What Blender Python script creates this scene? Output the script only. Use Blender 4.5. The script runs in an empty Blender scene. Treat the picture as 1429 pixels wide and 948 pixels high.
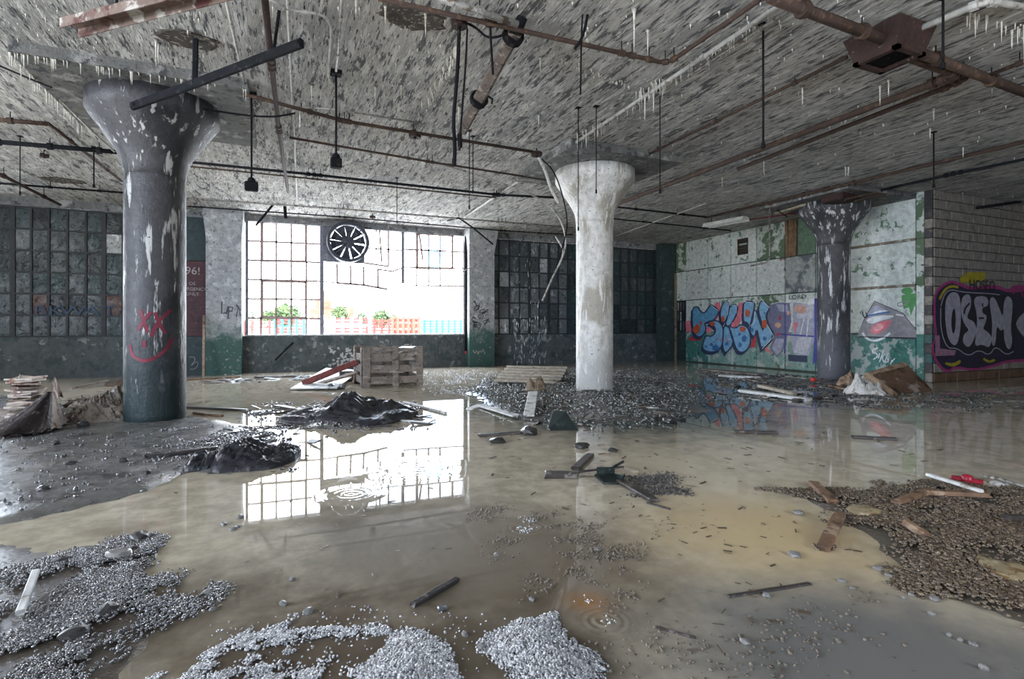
import bpy, bmesh, math, random
import numpy as np
from mathutils import Vector, Matrix, noise
from mathutils.geometry import tessellate_polygon

S = bpy.context.scene
COL = S.collection
random.seed(7)
rng = np.random.default_rng(7)

# ------------------------------------------------------------------ camera, sky, exposure
FPX, CX, HY, HC = 745.0, 714.5, 457.0, 1.15      # focal length and horizon in photo pixels, eye height in metres
YAW = math.radians(23.2)
cam = bpy.data.objects.new('camera', bpy.data.cameras.new('camera'))
COL.objects.link(cam)
cam.location = (0, 0, HC)
cam.rotation_euler = (math.pi / 2, 0, -YAW)
cam.data.sensor_width = 36.0
cam.data.lens = 36.0 * FPX / 1429.0
cam.data.shift_y = (HY - 474.0) / 1429.0
cam.data.clip_start = 0.05
cam.data.clip_end = 800
S.camera = cam

SKY_STRENGTH = 5.2
w = bpy.data.worlds.new('sky'); S.world = w; w.use_nodes = True
nt = w.node_tree; N = nt.nodes; L = nt.links
bg = N['Background']; bg.inputs['Strength'].default_value = SKY_STRENGTH
tc = N.new('ShaderNodeTexCoord')
mp = N.new('ShaderNodeMapping'); mp.inputs['Scale'].default_value = (1, 1, 2.2)
nz = N.new('ShaderNodeTexNoise'); nz.inputs['Scale'].default_value = 3.2; nz.inputs['Detail'].default_value = 8
nz.inputs['Roughness'].default_value = .55
rp = N.new('ShaderNodeValToRGB')
rp.color_ramp.elements[0].position = .40; rp.color_ramp.elements[0].color = (.50, .66, .92, 1)
rp.color_ramp.elements[1].position = .58; rp.color_ramp.elements[1].color = (1, .985, .95, 1)
L.new(tc.outputs['Generated'], mp.inputs['Vector']); L.new(mp.outputs[0], nz.inputs['Vector'])
L.new(nz.outputs['Fac'], rp.inputs['Fac']); L.new(rp.outputs['Color'], bg.inputs['Color'])

S.view_settings.view_transform = 'Standard'
S.view_settings.look = 'None'
S.view_settings.gamma = 1
S.view_settings.use_curve_mapping = False
S.view_settings.exposure = 2.25
S.cycles.use_denoising = True
S.cycles.max_bounces = 8
S.cycles.diffuse_bounces = 5
S.cycles.glossy_bounces = 4
S.cycles.transparent_max_bounces = 8
S.cycles.sample_clamp_indirect = 10
S.cycles.caustics_reflective = False
S.cycles.caustics_refractive = False

# ------------------------------------------------------------------ pixel -> place (building axes: x along the window wall, y towards it)
CA, SA = math.cos(YAW), math.sin(YAW)
V0, U0, VC, CEIL = 15.0, 12.4, 6.75, 4.02         # window wall, panelled wall, block wall, ceiling
def ray(x, y):
    r = (x - CX) / FPX; up = (HY - y) / FPX
    return Vector((r * CA + SA, -r * SA + CA, up))
def P(x, y, z=0.0):                                # on a level plane
    d = ray(x, y); t = (z - HC) / d.z
    return Vector((d.x * t, d.y * t, z))
def WV(x, y, v=V0):                                # on a plane parallel to the window wall
    d = ray(x, y); t = v / d.y
    return Vector((d.x * t, v, HC + d.z * t))
def WU(x, y, u=U0):                                # on a plane parallel to the panelled wall
    d = ray(x, y); t = u / d.x
    return Vector((u, d.y * t, HC + d.z * t))
def AT(x, y, dep):                                 # at a depth
    d = ray(x, y); return Vector((d.x * dep, d.y * dep, HC + d.z * dep))
def depth(p): return p[0] * SA + p[1] * CA
def zat(y, dep): return HC + (HY - y) * dep / FPX

# ------------------------------------------------------------------ object helpers
def tag(o, label=None, cat=None, group=None, kind=None):
    if label: o['label'] = label
    if cat: o['category'] = cat
    if group: o['group'] = group
    if kind: o['kind'] = kind
    return o
def empty(name, loc, label, cat, group=None, kind=None):
    o = bpy.data.objects.new(name, None); COL.objects.link(o)
    o.location = loc; o.empty_display_size = .1
    return tag(o, label, cat, group, kind)
def wloc(o):
    v = Vector(o.location)
    while o.parent: o = o.parent; v = v + Vector(o.location)
    return v
def link(name, me, m, parent=None, loc=(0, 0, 0)):
    o = bpy.data.objects.new(name, me); COL.objects.link(o)
    o.location = loc
    if m is not None and not me.materials: me.materials.append(m)
    if parent is not None: o.parent = parent
    return o

class MB:
    """collects faces in world coordinates; build() makes one mesh object of them"""
    def __init__(s): s.v = []; s.f = []
    def add(s, vs, fs):
        n = len(s.v); s.v += [tuple(p) for p in vs]; s.f += [tuple(i + n for i in f) for f in fs]; return s
    def box(s, lo, hi):
        a, b = lo, hi
        vs = [(x, y, z) for z in (a[2], b[2]) for y in (a[1], b[1]) for x in (a[0], b[0])]
        return s.add(vs, [(0, 2, 3, 1), (4, 5, 7, 6), (0, 1, 5, 4), (2, 6, 7, 3), (0, 4, 6, 2), (1, 3, 7, 5)])
    def cbox(s, lo, hi, c=.006):
        """box with chamfered edges"""
        bm = bmesh.new(); bmesh.ops.create_cube(bm, size=1)
        for v in bm.verts:
            v.co = Vector([lo[i] + (v.co[i] + .5) * (hi[i] - lo[i]) for i in range(3)])
        bmesh.ops.bevel(bm, geom=bm.edges[:], offset=c, segments=1, affect='EDGES')
        s.bm(bm); return s
    def bm(s, bm, mtx=None):
        bm.verts.index_update()
        s.add([(mtx @ v.co if mtx else v.co) for v in bm.verts], [[v.index for v in f.verts] for f in bm.faces]); bm.free(); return s
    def tube(s, pts, r, n=8, cap=True, r1=None):
        pts = [Vector(p) for p in pts]; m = len(pts); ring = []
        up = None
        for i, p in enumerate(pts):
            t = (pts[min(i + 1, m - 1)] - pts[max(i - 1, 0)])
            if t.length < 1e-9: t = Vector((0, 0, 1))
            t.normalize()
            if up is None:
                up = Vector((0, 0, 1)) if abs(t.z) < .9 else Vector((1, 0, 0))
            a = up - t * up.dot(t)
            if a.length < 1e-6: a = Vector((1, 0, 0)) - t * t.x
            a.normalize(); b = t.cross(a); up = a
            rr = r if r1 is None else r + (r1 - r) * i / max(1, m - 1)
            if callable(r): rr = r(i / max(1, m - 1))
            ring.append([p + (a * math.cos(k * 2 * math.pi / n) + b * math.sin(k * 2 * math.pi / n)) * rr for k in range(n)])
        vs = [q for R in ring for q in R]; fs = []
        for i in range(m - 1):
            for k in range(n):
                k2 = (k + 1) % n; fs.append((i * n + k, i * n + k2, (i + 1) * n + k2, (i + 1) * n + k))
        if cap: fs += [tuple(range(n - 1, -1, -1)), tuple(range((m - 1) * n, m * n))]
        return s.add(vs, fs)
    def lathe(s, prof, c, n=40, cap=True):
        vs = []; fs = []
        for (r, z) in prof:
            for k in range(n):
                a = 2 * math.pi * k / n; vs.append((c[0] + r * math.cos(a), c[1] + r * math.sin(a), c[2] + z))
        for i in range(len(prof) - 1):
            for k in range(n):
                k2 = (k + 1) % n; fs.append((i * n + k, i * n + k2, (i + 1) * n + k2, (i + 1) * n + k))
        if cap: fs += [tuple(range(n - 1, -1, -1)), tuple(range((len(prof) - 1) * n, len(prof) * n))]
        return s.add(vs, fs)
    def plank(s, p0, p1, wid, th, roll=0.0, jag=.3, st=5, rnd=None, up=None):
        """rough board between two centre points: chamfered section, uneven edges, broken ends"""
        R = rnd or random
        p0, p1 = Vector(p0), Vector(p1); t = (p1 - p0).normalized()
        u = Vector(up) if up else (Vector((0, 0, 1)) if abs(t.z) < .95 else Vector((1, 0, 0)))
        b = t.cross(u).normalized(); a = b.cross(t).normalized()
        if roll:
            q = Matrix.Rotation(roll, 3, t); a = q @ a; b = q @ b
        c = min(wid, th) * .18
        sec = [(-wid / 2 + c, -th / 2), (wid / 2 - c, -th / 2), (wid / 2, -th / 2 + c), (wid / 2, th / 2 - c),
               (wid / 2 - c, th / 2), (-wid / 2 + c, th / 2), (-wid / 2, th / 2 - c), (-wid / 2, -th / 2 + c)]
        vs = []; fs = []
        for i in range(st):
            f = i / (st - 1); wob = 1 + R.uniform(-.04, .04); dz = R.uniform(-.06, .06) * th
            for (x, y) in sec:
                e = 0
                if i in (0, st - 1): e = R.uniform(-jag, jag) * wid * .5
                vs.append(p0.lerp(p1, f) + b * x * wob + a * (y + dz) + t * e)
        for i in range(st - 1):
            for k in range(8):
                k2 = (k + 1) % 8; fs.append((i * 8 + k, i * 8 + k2, (i + 1) * 8 + k2, (i + 1) * 8 + k))
        fs += [tuple(range(7, -1, -1)), tuple(range((st - 1) * 8, st * 8))]
        return s.add(vs, fs)
    def build(s, name, m, parent=None, org=None, smooth=False, **kw):
        if parent is not None: o0 = wloc(parent); loc = (0, 0, 0)
        else: o0 = Vector(org if org is not None else (0, 0, 0)); loc = o0
        me = bpy.data.meshes.new(name)
        me.from_pydata([(p[0] - o0[0], p[1] - o0[1], p[2] - o0[2]) for p in s.v], [], s.f)
        me.update()
        if smooth: me.shade_smooth()
        o = link(name, me, m, parent, loc)
        if kw: tag(o, **kw)
        return o

def fix_normals(o):
    bm = bmesh.new(); bm.from_mesh(o.data); bmesh.ops.recalc_face_normals(bm, faces=bm.faces[:]); bm.to_mesh(o.data); bm.free(); return o

# ------------------------------------------------------------------ materials
MATS = {}
def M(name, base, layers=(), rough=.8, rough2=None, spec=.5, bump=.0, bscale=30, metal=0, coat=0, stretch=(1, 1, 1), rand=0, ior=1.45, obj=False, alpha=1):
    """layered procedural paint: every layer = (colour, scale, threshold, softness[, stretch]) or ('z', colour, z0, z1, wobble)"""
    if name in MATS: return MATS[name]
    m = bpy.data.materials.new(name); MATS[name] = m; m.use_nodes = True
    nt = m.node_tree; N = nt.nodes; L = nt.links; b = N['Principled BSDF']
    geo = N.new('ShaderNodeNewGeometry'); pos = geo.outputs['Position']
    if obj:
        t = N.new('ShaderNodeTexCoord'); pos = t.outputs['Object']
        oi = N.new('ShaderNodeObjectInfo'); ad = N.new('ShaderNodeVectorMath'); ad.operation = 'MULTIPLY_ADD'
        cv = N.new('ShaderNodeCombineXYZ')
        for i in range(3): L.new(oi.outputs['Random'], cv.inputs[i])
        L.new(cv.outputs[0], ad.inputs[0]); ad.inputs[1].default_value = (17, 31, 53); L.new(pos, ad.inputs[2]); pos = ad.outputs[0]
    def nz(scale, st, det=6, seed=0):
        mp = N.new('ShaderNodeMapping'); mp.inputs['Scale'].default_value = st; mp.inputs['Location'].default_value = (seed * 3.7, seed * 1.3, seed * 2.1)
        L.new(pos, mp.inputs['Vector'])
        n = N.new('ShaderNodeTexNoise'); n.inputs['Scale'].default_value = scale; n.inputs['Detail'].default_value = det
        n.inputs['Roughness'].default_value = .62; L.new(mp.outputs[0], n.inputs['Vector']); return n.outputs['Fac']
    def ramp(sock, a, c):
        r = N.new('ShaderNodeMapRange'); r.interpolation_type = 'SMOOTHSTEP'
        r.inputs['From Min'].default_value = a; r.inputs['From Max'].default_value = c; L.new(sock, r.inputs['Value']); return r.outputs['Result']
    def math_(op, a, c=None):
        n = N.new('ShaderNodeMath'); n.operation = op
        for i, q in enumerate((a, c)):
            if q is None: continue
            if isinstance(q, (int, float)): n.inputs[i].default_value = q
            else: L.new(q, n.inputs[i])
        return n.outputs[0]
    def mix(fac, a, c):
        n = N.new('ShaderNodeMix'); n.data_type = 'RGBA'
        L.new(fac, n.inputs['Factor'])
        for k, q in (('A', a), ('B', c)):
            i = [s for s in n.inputs if s.name == k and s.type == 'RGBA'][0]
            if isinstance(q, tuple): i.default_value = (*q, 1)
            else: L.new(q, i)
        return [s for s in n.outputs if s.type == 'RGBA'][0]
    # fine mottling of the base colour
    g = ramp(nz(9, stretch, 5, 5), .3, .7)
    col = mix(g, tuple(c * .78 for c in base), tuple(min(1, c * 1.16) for c in base))
    hsum = None
    if rand:
        oi = N.new('ShaderNodeObjectInfo'); hv = N.new('ShaderNodeHueSaturation')
        mr = N.new('ShaderNodeMapRange'); mr.inputs['To Min'].default_value = 1 - rand; mr.inputs['To Max'].default_value = 1 + rand
        L.new(oi.outputs['Random'], mr.inputs['Value']); L.new(mr.outputs[0], hv.inputs['Value']); L.new(col, hv.inputs['Color']); col = hv.outputs['Color']
    for k, ly in enumerate(layers):
        if ly[0] == 'z':
            _, c, z0, z1, wob = ly
            sx = N.new('ShaderNodeSeparateXYZ'); L.new(geo.outputs['Position'], sx.inputs[0])
            n = math_('MULTIPLY_ADD', nz(3.5, (1, 1, 1), 7, k + 11), wob); N_ = n.node; N_.inputs[2].default_value = -wob * .5
            zz = math_('ADD', sx.outputs['Z'], n); f = ramp(zz, z1, z0)
            col = mix(f, col, c)
        elif ly[0] == 'blob':
            _, c, ctr, r0, r1, wob = ly
            d = N.new('ShaderNodeVectorMath'); d.operation = 'DISTANCE'; L.new(geo.outputs['Position'], d.inputs[0]); d.inputs[1].default_value = (ctr[0], ctr[1], ctr[2] if len(ctr) > 2 else 0)
            n = math_('MULTIPLY_ADD', nz(4.5, (1, 1, 1), 8, k + 41), wob); n.node.inputs[2].default_value = -wob * .5
            f = ramp(math_('ADD', d.outputs['Value'], n), r1, r0)
            col = mix(f, col, c)
        else:
            c, sc, th, so = ly[:4]; st = ly[4] if len(ly) > 4 else stretch
            f = ramp(nz(sc, st, 9, k + 1), th, th + so)
            col = mix(f, col, c)
            hsum = f if hsum is None else math_('ADD', hsum, f)
    L.new(col, b.inputs['Base Color'])
    b.inputs['Metallic'].default_value = metal
    b.inputs['Specular IOR Level'].default_value = spec
    b.inputs['IOR'].default_value = ior
    if coat: b.inputs['Coat Weight'].default_value = coat; b.inputs['Coat Roughness'].default_value = .08
    if rough2 is not None:
        r = N.new('ShaderNodeMapRange'); r.inputs['From Min'].default_value = .3; r.inputs['From Max'].default_value = .7
        r.inputs['To Min'].default_value = rough; r.inputs['To Max'].default_value = rough2
        L.new(nz(5, stretch, 6, 23), r.inputs['Value']); L.new(r.outputs[0], b.inputs['Roughness'])
    else: b.inputs['Roughness'].default_value = rough
    if bump:
        bn = N.new('ShaderNodeBump'); bn.inputs['Strength'].default_value = bump; bn.inputs['Distance'].default_value = .02
        h = nz(bscale, stretch, 8, 31)
        if hsum is not None: h = math_('MULTIPLY_ADD', hsum, .35); h.node.inputs[2].default_value = 0; h = math_('ADD', h, nz(bscale, stretch, 8, 31))
        L.new(h, bn.inputs['Height']); L.new(bn.outputs[0], b.inputs['Normal'])
    return m

WHITE = (.62, .62, .59)
ceil_m = M('peeling_board_marked_concrete', (.44, .43, .405),
           [((.27, .27, .265), 1.1, .46, .22, (1.4, .7, 1)), ((.62, .615, .59), 3.4, .52, .10, (2.6, .5, 1)),
            ((.11, .11, .115), 4.2, .545, .06, (3.0, .55, 1)), ((.66, .65, .62), 17, .56, .06, (2.2, .35, 1)),
            ((.05, .05, .055), 13, .57, .05, (3.4, .5, 1)), ((.09, .085, .085), 9, .63, .03, (7, .12, 1)),
            ((.16, .105, .065), 1.7, .66, .08)], rough=.9, bump=.6, bscale=30, stretch=(2, .5, 1))
drop_m = M('drop_panel_concrete', (.14, .14, .135), [((.30, .30, .285), 4, .52, .1), ((.06, .06, .065), 8, .54, .08), ((.15, .11, .07), 2.2, .6, .1)], rough=.9, bump=.5)
conc_m = M('grey_wall_concrete', (.20, .205, .21), [((.38, .38, .37), 3, .54, .1), ((.07, .08, .09), 6, .55, .08)], rough=.85, bump=.4)
sill_m = M('sill_wall_painted', (.075, .088, .092), [((.22, .23, .23), 5, .58, .06), ((.04, .055, .06), 3, .52, .1), ((.05, .05, .05), 16, .6, .05, (1, 1, .3))], rough=.75, bump=.4)
pil_m = M('pilaster_paint', (.36, .37, .38), [((.55, .56, .57), 5, .54, .1), ((.14, .14, .15), 12, .57, .07), ('z', (.045, .10, .09), .75, 1.35, 1.2), ((.33, .33, .30), 16, .62, .04)], rough=.8, bump=.4)
dark_m = M('sooty_metal', (.012, .013, .016), [((.035, .035, .036), 12, .58, .08)], rough=.85, spec=.15, bump=.2)
black_m = M('black_iron', (.009, .009, .011), [((.04, .03, .025), 18, .58, .08)], rough=.8, spec=.15, bump=.2)
steel_m = M('galvanised_conduit', (.30, .29, .27), [((.12, .09, .07), 14, .5, .1), ((.45, .44, .42), 30, .57, .08)], rough=.5, metal=.3, bump=.2)
rust_m = M('rusty_pipe', (.05, .029, .02), [((.11, .062, .036), 12, .53, .12), ((.05, .03, .025), 18, .53, .1)], rough=.8, bump=.4)
rustr_m = M('red_rust_pipe', (.03, .014, .010), [((.16, .11, .08), 26, .63, .05), ((.05, .02, .018), 14, .52, .1)], rough=.8, bump=.5)
lime_m = M('lime_deposit', (.60, .58, .52), [((.36, .32, .24), 30, .52, .1)], rough=.55, bump=.3)
# ------------------------------------------------------------------ floor relief and water
DRY = [  # outlines of the ground that stands out of the water, from photo pixels
    ([(-140, 530), (60, 560), (165, 575), (270, 582), (345, 592), (420, 602), (390, 650), (275, 664), (190, 690), (110, 716), (0, 735), (-140, 735)], .030),
    ([(-140, 756), (60, 752), (170, 748), (235, 756), (262, 790), (280, 830), (268, 880), (215, 925), (180, 1000), (-140, 1000)], .006),
    ([(1115, 692), (1190, 682), (1300, 676), (1429, 684), (1560, 690), (1560, 930), (1429, 885), (1330, 850), (1240, 795), (1190, 745)], .012),
    ([(650, 548), (690, 528), (790, 522), (900, 528), (975, 548), (985, 575), (930, 588), (830, 592), (740, 588), (680, 574)], .03),
    ([(385, 588), (430, 572), (540, 566), (580, 582), (540, 596), (430, 602)], .04),
]
DRYW = [([tuple(P(x, y)[:2]) for x, y in poly], h) for poly, h in DRY]
def sdist(pts, poly):
    """signed distance to a polygon, positive inside"""
    pts = np.asarray(pts, float); d = np.full(len(pts), 1e9); ins = np.zeros(len(pts), bool); n = len(poly)
    for i in range(n):
        a = np.array(poly[i]); b = np.array(poly[(i + 1) % n]); e = b - a; q = pts - a
        t = np.clip((q @ e) / (e @ e), 0, 1); d = np.minimum(d, np.hypot(*(q - t[:, None] * e).T))
        c = ((a[1] > pts[:, 1]) != (b[1] > pts[:, 1])) & (pts[:, 0] < (b[0] - a[0]) * (pts[:, 1] - a[1]) / (b[1] - a[1] + 1e-12) + a[0])
        ins ^= c
    return np.where(ins, d, -d)
def wavy(pts, f, seed):
    x, y = np.asarray(pts).T; z = np.zeros(len(x)); r = np.random.default_rng(seed)
    for k in range(9):
        a = r.uniform(0, 6.28); q = f * r.uniform(.5, 2.4); z += np.sin(q * (x * math.cos(a) + y * math.sin(a)) + r.uniform(0, 6.28)) / 3
    return z / 2
def ground(pts):
    pts = np.asarray(pts, float).reshape(-1, 2)
    wob = wavy(pts, 5, 1) * .12 + wavy(pts, 17, 2) * .045
    z = np.full(len(pts), -.035)
    for poly, h in DRYW:
        s = np.clip((sdist(pts, poly) + wob) / .30 + .35, 0, 1); s = s * s * (3 - 2 * s)
        z = np.maximum(z, -.035 + s * (h + .035))
    return z + wavy(pts, 26, 3) * .004 + wavy(pts, 60, 4) * .0018
def gz(u, v): return max(0.0, float(ground([(u, v)])[0]))
def G(x, y, dz=0.0):
    """photo pixel -> point on the ground or the water"""
    p = P(x, y); z = gz(p.x, p.y); p = P(x, y, z); return Vector((p.x, p.y, z + dz))

UL, UR, VR = -9.0, 19.0, -5.0                       # room limits out of view
STEP = .07
us = np.arange(UL, UR + STEP, STEP); vs_ = np.arange(VR, V0 + STEP, STEP)
gu, gv = np.meshgrid(us, vs_); gpts = np.stack([gu.ravel(), gv.ravel()], 1); gzv = ground(gpts)
nu, nv = len(us), len(vs_)
floor_m = M('wet_concrete_floor', (.15, .145, .135), [((.25, .24, .225), 1.4, .52, .12), ((.065, .06, .055), 2.6, .53, .1), ((.06, .055, .05), 20, .60, .05),
            ('blob', (.13, .115, .095), P(1300, 790), .5, 1.5, .6), ('blob', (.085, .07, .055), P(120, 870), .5, 1.3, .9), ('blob', (.10, .085, .065), P(820, 560), .8, 2.2, 1.0)],
            rough=.06, rough2=.42, bump=.25, bscale=45, spec=.7)
me = bpy.data.meshes.new('floor')
idx = (np.arange(nv - 1)[:, None] * nu + np.arange(nu - 1)[None, :]).ravel()
quads = np.stack([idx, idx + 1, idx + 1 + nu, idx + nu], 1)
me.vertices.add(nu * nv); me.vertices.foreach_set('co', np.concatenate([gpts, gzv[:, None]], 1).astype(np.float32).ravel())
me.loops.add(len(quads) * 4); me.loops.foreach_set('vertex_index', quads.astype(np.int32).ravel())
me.polygons.add(len(quads)); me.polygons.foreach_set('loop_start', (np.arange(len(quads)) * 4).astype(np.int32))
me.update(calc_edges=True); me.shade_smooth()
floor = link('floor', me, floor_m)
tag(floor, 'uneven wet concrete floor rising out of the flood water', 'floor', kind='structure')

water_m = M('silty_flood_water', (.48, .42, .32),
            [((.56, .49, .375), .5, .48, .15), ((.30, .255, .19), .9, .60, .12), ((.13, .11, .08), 6, .67, .04),
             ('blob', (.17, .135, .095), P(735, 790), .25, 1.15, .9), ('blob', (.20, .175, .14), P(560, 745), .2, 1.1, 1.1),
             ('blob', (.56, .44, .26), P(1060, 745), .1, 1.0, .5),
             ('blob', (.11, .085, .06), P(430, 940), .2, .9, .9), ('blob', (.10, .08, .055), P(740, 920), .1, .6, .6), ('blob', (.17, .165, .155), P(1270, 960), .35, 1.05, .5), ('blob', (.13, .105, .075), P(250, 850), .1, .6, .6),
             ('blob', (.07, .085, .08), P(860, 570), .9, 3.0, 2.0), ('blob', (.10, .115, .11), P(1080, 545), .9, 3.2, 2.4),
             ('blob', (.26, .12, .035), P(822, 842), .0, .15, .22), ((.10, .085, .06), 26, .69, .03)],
            rough=.015, spec=.5, ior=1.333)
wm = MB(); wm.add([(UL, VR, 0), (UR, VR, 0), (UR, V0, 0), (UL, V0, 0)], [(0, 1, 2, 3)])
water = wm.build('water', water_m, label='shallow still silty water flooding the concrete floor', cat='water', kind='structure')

def ripple(ctr, R, amp, k, dec=2.2):
    """concentric rings where a drip hits the water"""
    mb = MB(); nr, na = 46, 56; vs = [(ctr.x, ctr.y, .003 + amp)]
    for i in range(1, nr + 1):
        r = R * i / nr; z = amp * math.cos(k * r) * math.exp(-dec * r / R) * (1 - i / nr) + .003 * (1 - (i / nr) ** 3)
        for j in range(na):
            a = 2 * math.pi * j / na; vs.append((ctr.x + r * math.cos(a), ctr.y + r * math.sin(a), z))
    fs = [(0, 1 + j, 1 + (j + 1) % na) for j in range(na)]
    for i in range(nr - 1):
        for j in range(na):
            j2 = (j + 1) % na; o = 1 + i * na; fs.append((o + j, o + na + j, o + na + j2, o + j2))
    mb.add(vs, fs); return mb.build('ripple', water_m, water, smooth=True)
ripple(P(842, 868), .16, .0045, 190); ripple(P(735, 738), .20, .004, 150); ripple(P(490, 690), .25, .002, 120); ripple(P(585, 655), .45, .0015, 90)

# ------------------------------------------------------------------ ceiling with drop panels and columns
cl = MB(); cl.box((UL - .3, VR - .3, CEIL), (UR + .3, V0 + .35, CEIL + .3))
ceiling = cl.build('ceiling', ceil_m, label='peeling board-marked concrete ceiling slab with flaking whitewash', cat='ceiling', kind='structure')

COLS = [(-1.45, 7.80), (5.09, 8.15), (11.33, 8.15)]; DROPV = [7.95, 8.15, 8.15]
CR, CRIM, ZD = .325, .70, 3.90
def col_mat(name, base, streak, dark, lower, zl, amt):
    return M(name, base, [(dark, 2.2, .5, .12, (1, 1, .5)), (streak, 6, amt, .05, (1.6, 1.6, .22)), ('z', lower, zl, zl + .8, 1.4),
                          (streak, 9, amt + .06, .04, (1.4, 1.4, .25)), ((.03, .03, .035), 24, .62, .05)], rough=.42, rough2=.65, bump=.5, bscale=22)
cmats = [col_mat('column_paint_dark', (.055, .055, .06), (.46, .46, .45), (.026, .027, .030), (.011, .023, .024), .35, .575),
         col_mat('column_paint_white', (.60, .59, .56), (.72, .71, .68), (.36, .33, .28), (.42, .42, .40), .15, .56),
         col_mat('column_paint_streaked', (.062, .063, .068), (.56, .56, .57), (.03, .031, .036), (.10, .10, .115), .4, .555)]
clabels = ['dark flaking concrete mushroom column with a crimson sprayed face', 'whitewashed concrete mushroom column standing in the debris mound',
           'dark concrete mushroom column with white drips beside the panelled wall']
columns = []; shafts = []
for i, (u, v) in enumerate(COLS):
    dp = MB(); h = 1.08; vd = DROPV[i]; dp.cbox((u - h, vd - h, ZD), (u + h, vd + h, CEIL + .01), .012)
    dp.build('drop_panel', drop_m, ceiling)
    c = empty('mushroom_column', (u, v, 0), clabels[i], 'column', 'concrete mushroom columns')
    sh = MB(); prof = [(CR, -.05)] + [(CR, z) for z in np.linspace(.1, 2.95, 9)] + [(CR + .004, 3.02)]
    sh.lathe(prof, (u, v, 0), 48); shafts.append(sh.build('shaft', cmats[i], c, smooth=True))
    cp = MB(); prof = [(CR + .006, 2.98), (CR + .012, 3.08), (CR + .035, 3.18), (CR + .085, 3.29), (CR + .16, 3.41), (CR + .245, 3.54), (CRIM - .03, 3.68), (CRIM, 3.73), (CRIM, ZD)]
    cp.lathe(prof, (u, v, 0), 48); o = cp.build('capital', cmats[i], c, smooth=True)
    columns.append(c)

# ------------------------------------------------------------------ window wall: low wall, lintel, pilasters
SILL, HEAD = .93, 3.84
U1a, U1b = WV(343, 400).x, WV(650, 400).x           # clear opening of the bright window
PIL = [(WV(287, 400, V0 - .35).x, WV(337, 400, V0 - .35).x), (WV(655, 400, V0 - .35).x, WV(690, 400, V0 - .35).x)]
wb = MB()
wb.box((UL, V0, -.1), (PIL[0][0] - 1.05, V0 + .3, SILL)); wb.box((PIL[0][0] - .02, V0, -.1), (U0 + .3, V0 + .3, SILL))
wb.box((PIL[0][0] - 1.05, V0 + .12, -.1), (PIL[0][0] - .02, V0 + .3, .02))
wall_back = wb.build('wall_back', sill_m, label='low dirty painted wall under the steel windows', cat='wall', kind='structure')
mb = MB(); mb.box((UL, V0, HEAD), (U0 + .3, V0 + .3, CEIL)); mb.build('lintel', conc_m, wall_back)
mb = MB(); mb.box((U1a - .02, V0 - .06, SILL), (U1b + .02, V0 + .32, SILL + .035)); mb.build('window_sill', M('pale_sill', (.5, .5, .5), [((.25, .25, .26), 9, .55, .1)], rough=.7), wall_back)
for k, (a, b) in enumerate(PIL):
    mb = MB(); v1, v2 = V0 - .35, V0 + .3; e = .0
    # shaft with a splayed head
    sec = [(-.0, 0.0), (-.0, 3.35), (.16, ZD - .02), (.16, CEIL)]
    vs = []
    for (x, z) in sec: vs += [(a - x * .3, v1 - x, z - (.05 if z == 0 else 0)), (b + x * .3, v1 - x, z - (.05 if z == 0 else 0)), (b + x * .3, v2, z), (a - x * .3, v2, z)]
    fs = [(3, 2, 1, 0)] + [(i * 4 + j, i * 4 + (j + 1) % 4, i * 4 + 4 + (j + 1) % 4, i * 4 + 4 + j) for i in range(3) for j in range(4)] + [(12, 13, 14, 15)]
    mb.add(vs, fs); mb.build('pilaster', pil_m, wall_back)
mb = MB(); mb.box((U0 - .55, V0 - .35, -.05), (U0, V0, CEIL)); mb.build('pilaster', M('corner_pilaster_paint', (.03, .05, .05), [((.08, .10, .10), 5, .55, .1)], rough=.8, bump=.3), wall_back)

# ------------------------------------------------------------------ steel windows
mun_m = M('bloom_pale_rusted_muntin', (.36, .27, .25), [((.20, .09, .06), 20, .52, .1)], rough=.7)  # pale reddish base puts the window bloom into the bar colour
mul_m = M('grey_window_mullion', (.20, .20, .24), [((.12, .08, .07), 14, .55, .1)], rough=.6)
dmun_m = M('dark_window_bar', (.022, .026, .03), [((.07, .06, .055), 16, .58, .08)], rough=.6)
def bar(mb, p, q, wd, dp, v=V0 + .1):
    """straight bar in the window plane"""
    p = Vector((p.x, v, p.z)); q = Vector((q.x, v, q.z)); t = (q - p).normalized(); n = Vector((t.z, 0, -t.x)) * wd / 2; y = Vector((0, dp / 2, 0))
    vs = [p - n - y, p + n - y, p + n + y, p - n + y, q - n - y, q + n - y, q + n + y, q - n + y]
    return mb.add(vs, [(0, 3, 2, 1), (4, 5, 6, 7), (0, 1, 5, 4), (1, 2, 6, 5), (2, 3, 7, 6), (3, 0, 4, 7)])
VW = V0 + .1
def wp(x, y): return WV(x, y, VW)
win1 = empty('window_1', (WV(343, 472).x, V0, SILL), 'wide bright steel window with most panes missing and bent bars', 'window', kind='structure')
def seg(name, pts, wd, m, parent, dp=.03):
    mb = MB()
    for a, b in zip(pts[:-1], pts[1:]): bar(mb, wp(*a), wp(*b), wd, dp, VW)
    return mb.build(name, m, parent)
seg('mullion', [(449, 314), (449, 470)], .10, mul_m, win1, .10)
seg('mullion', [(562, 318), (562, 396)], .08, mul_m, win1, .08)
seg('jamb', [(344.5, 303), (344.5, 473)], .07, mul_m, win1, .12)
seg('jamb', [(648, 322), (648, 473)], .09, mul_m, win1, .12)
seg('head_bar', [(343, 305), (650, 325)], .07, mul_m, win1, .12)
seg('foot_bar', [(343, 471), (448, 470)], .03, mun_m, win1)
for x, y0, y1 in [(364.5, 309, 470), (385.5, 310, 470), (406.5, 311, 470), (427.5, 312, 470)]: seg('muntin', [(x, y0), (x, y1)], .046, mun_m, win1)
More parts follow.
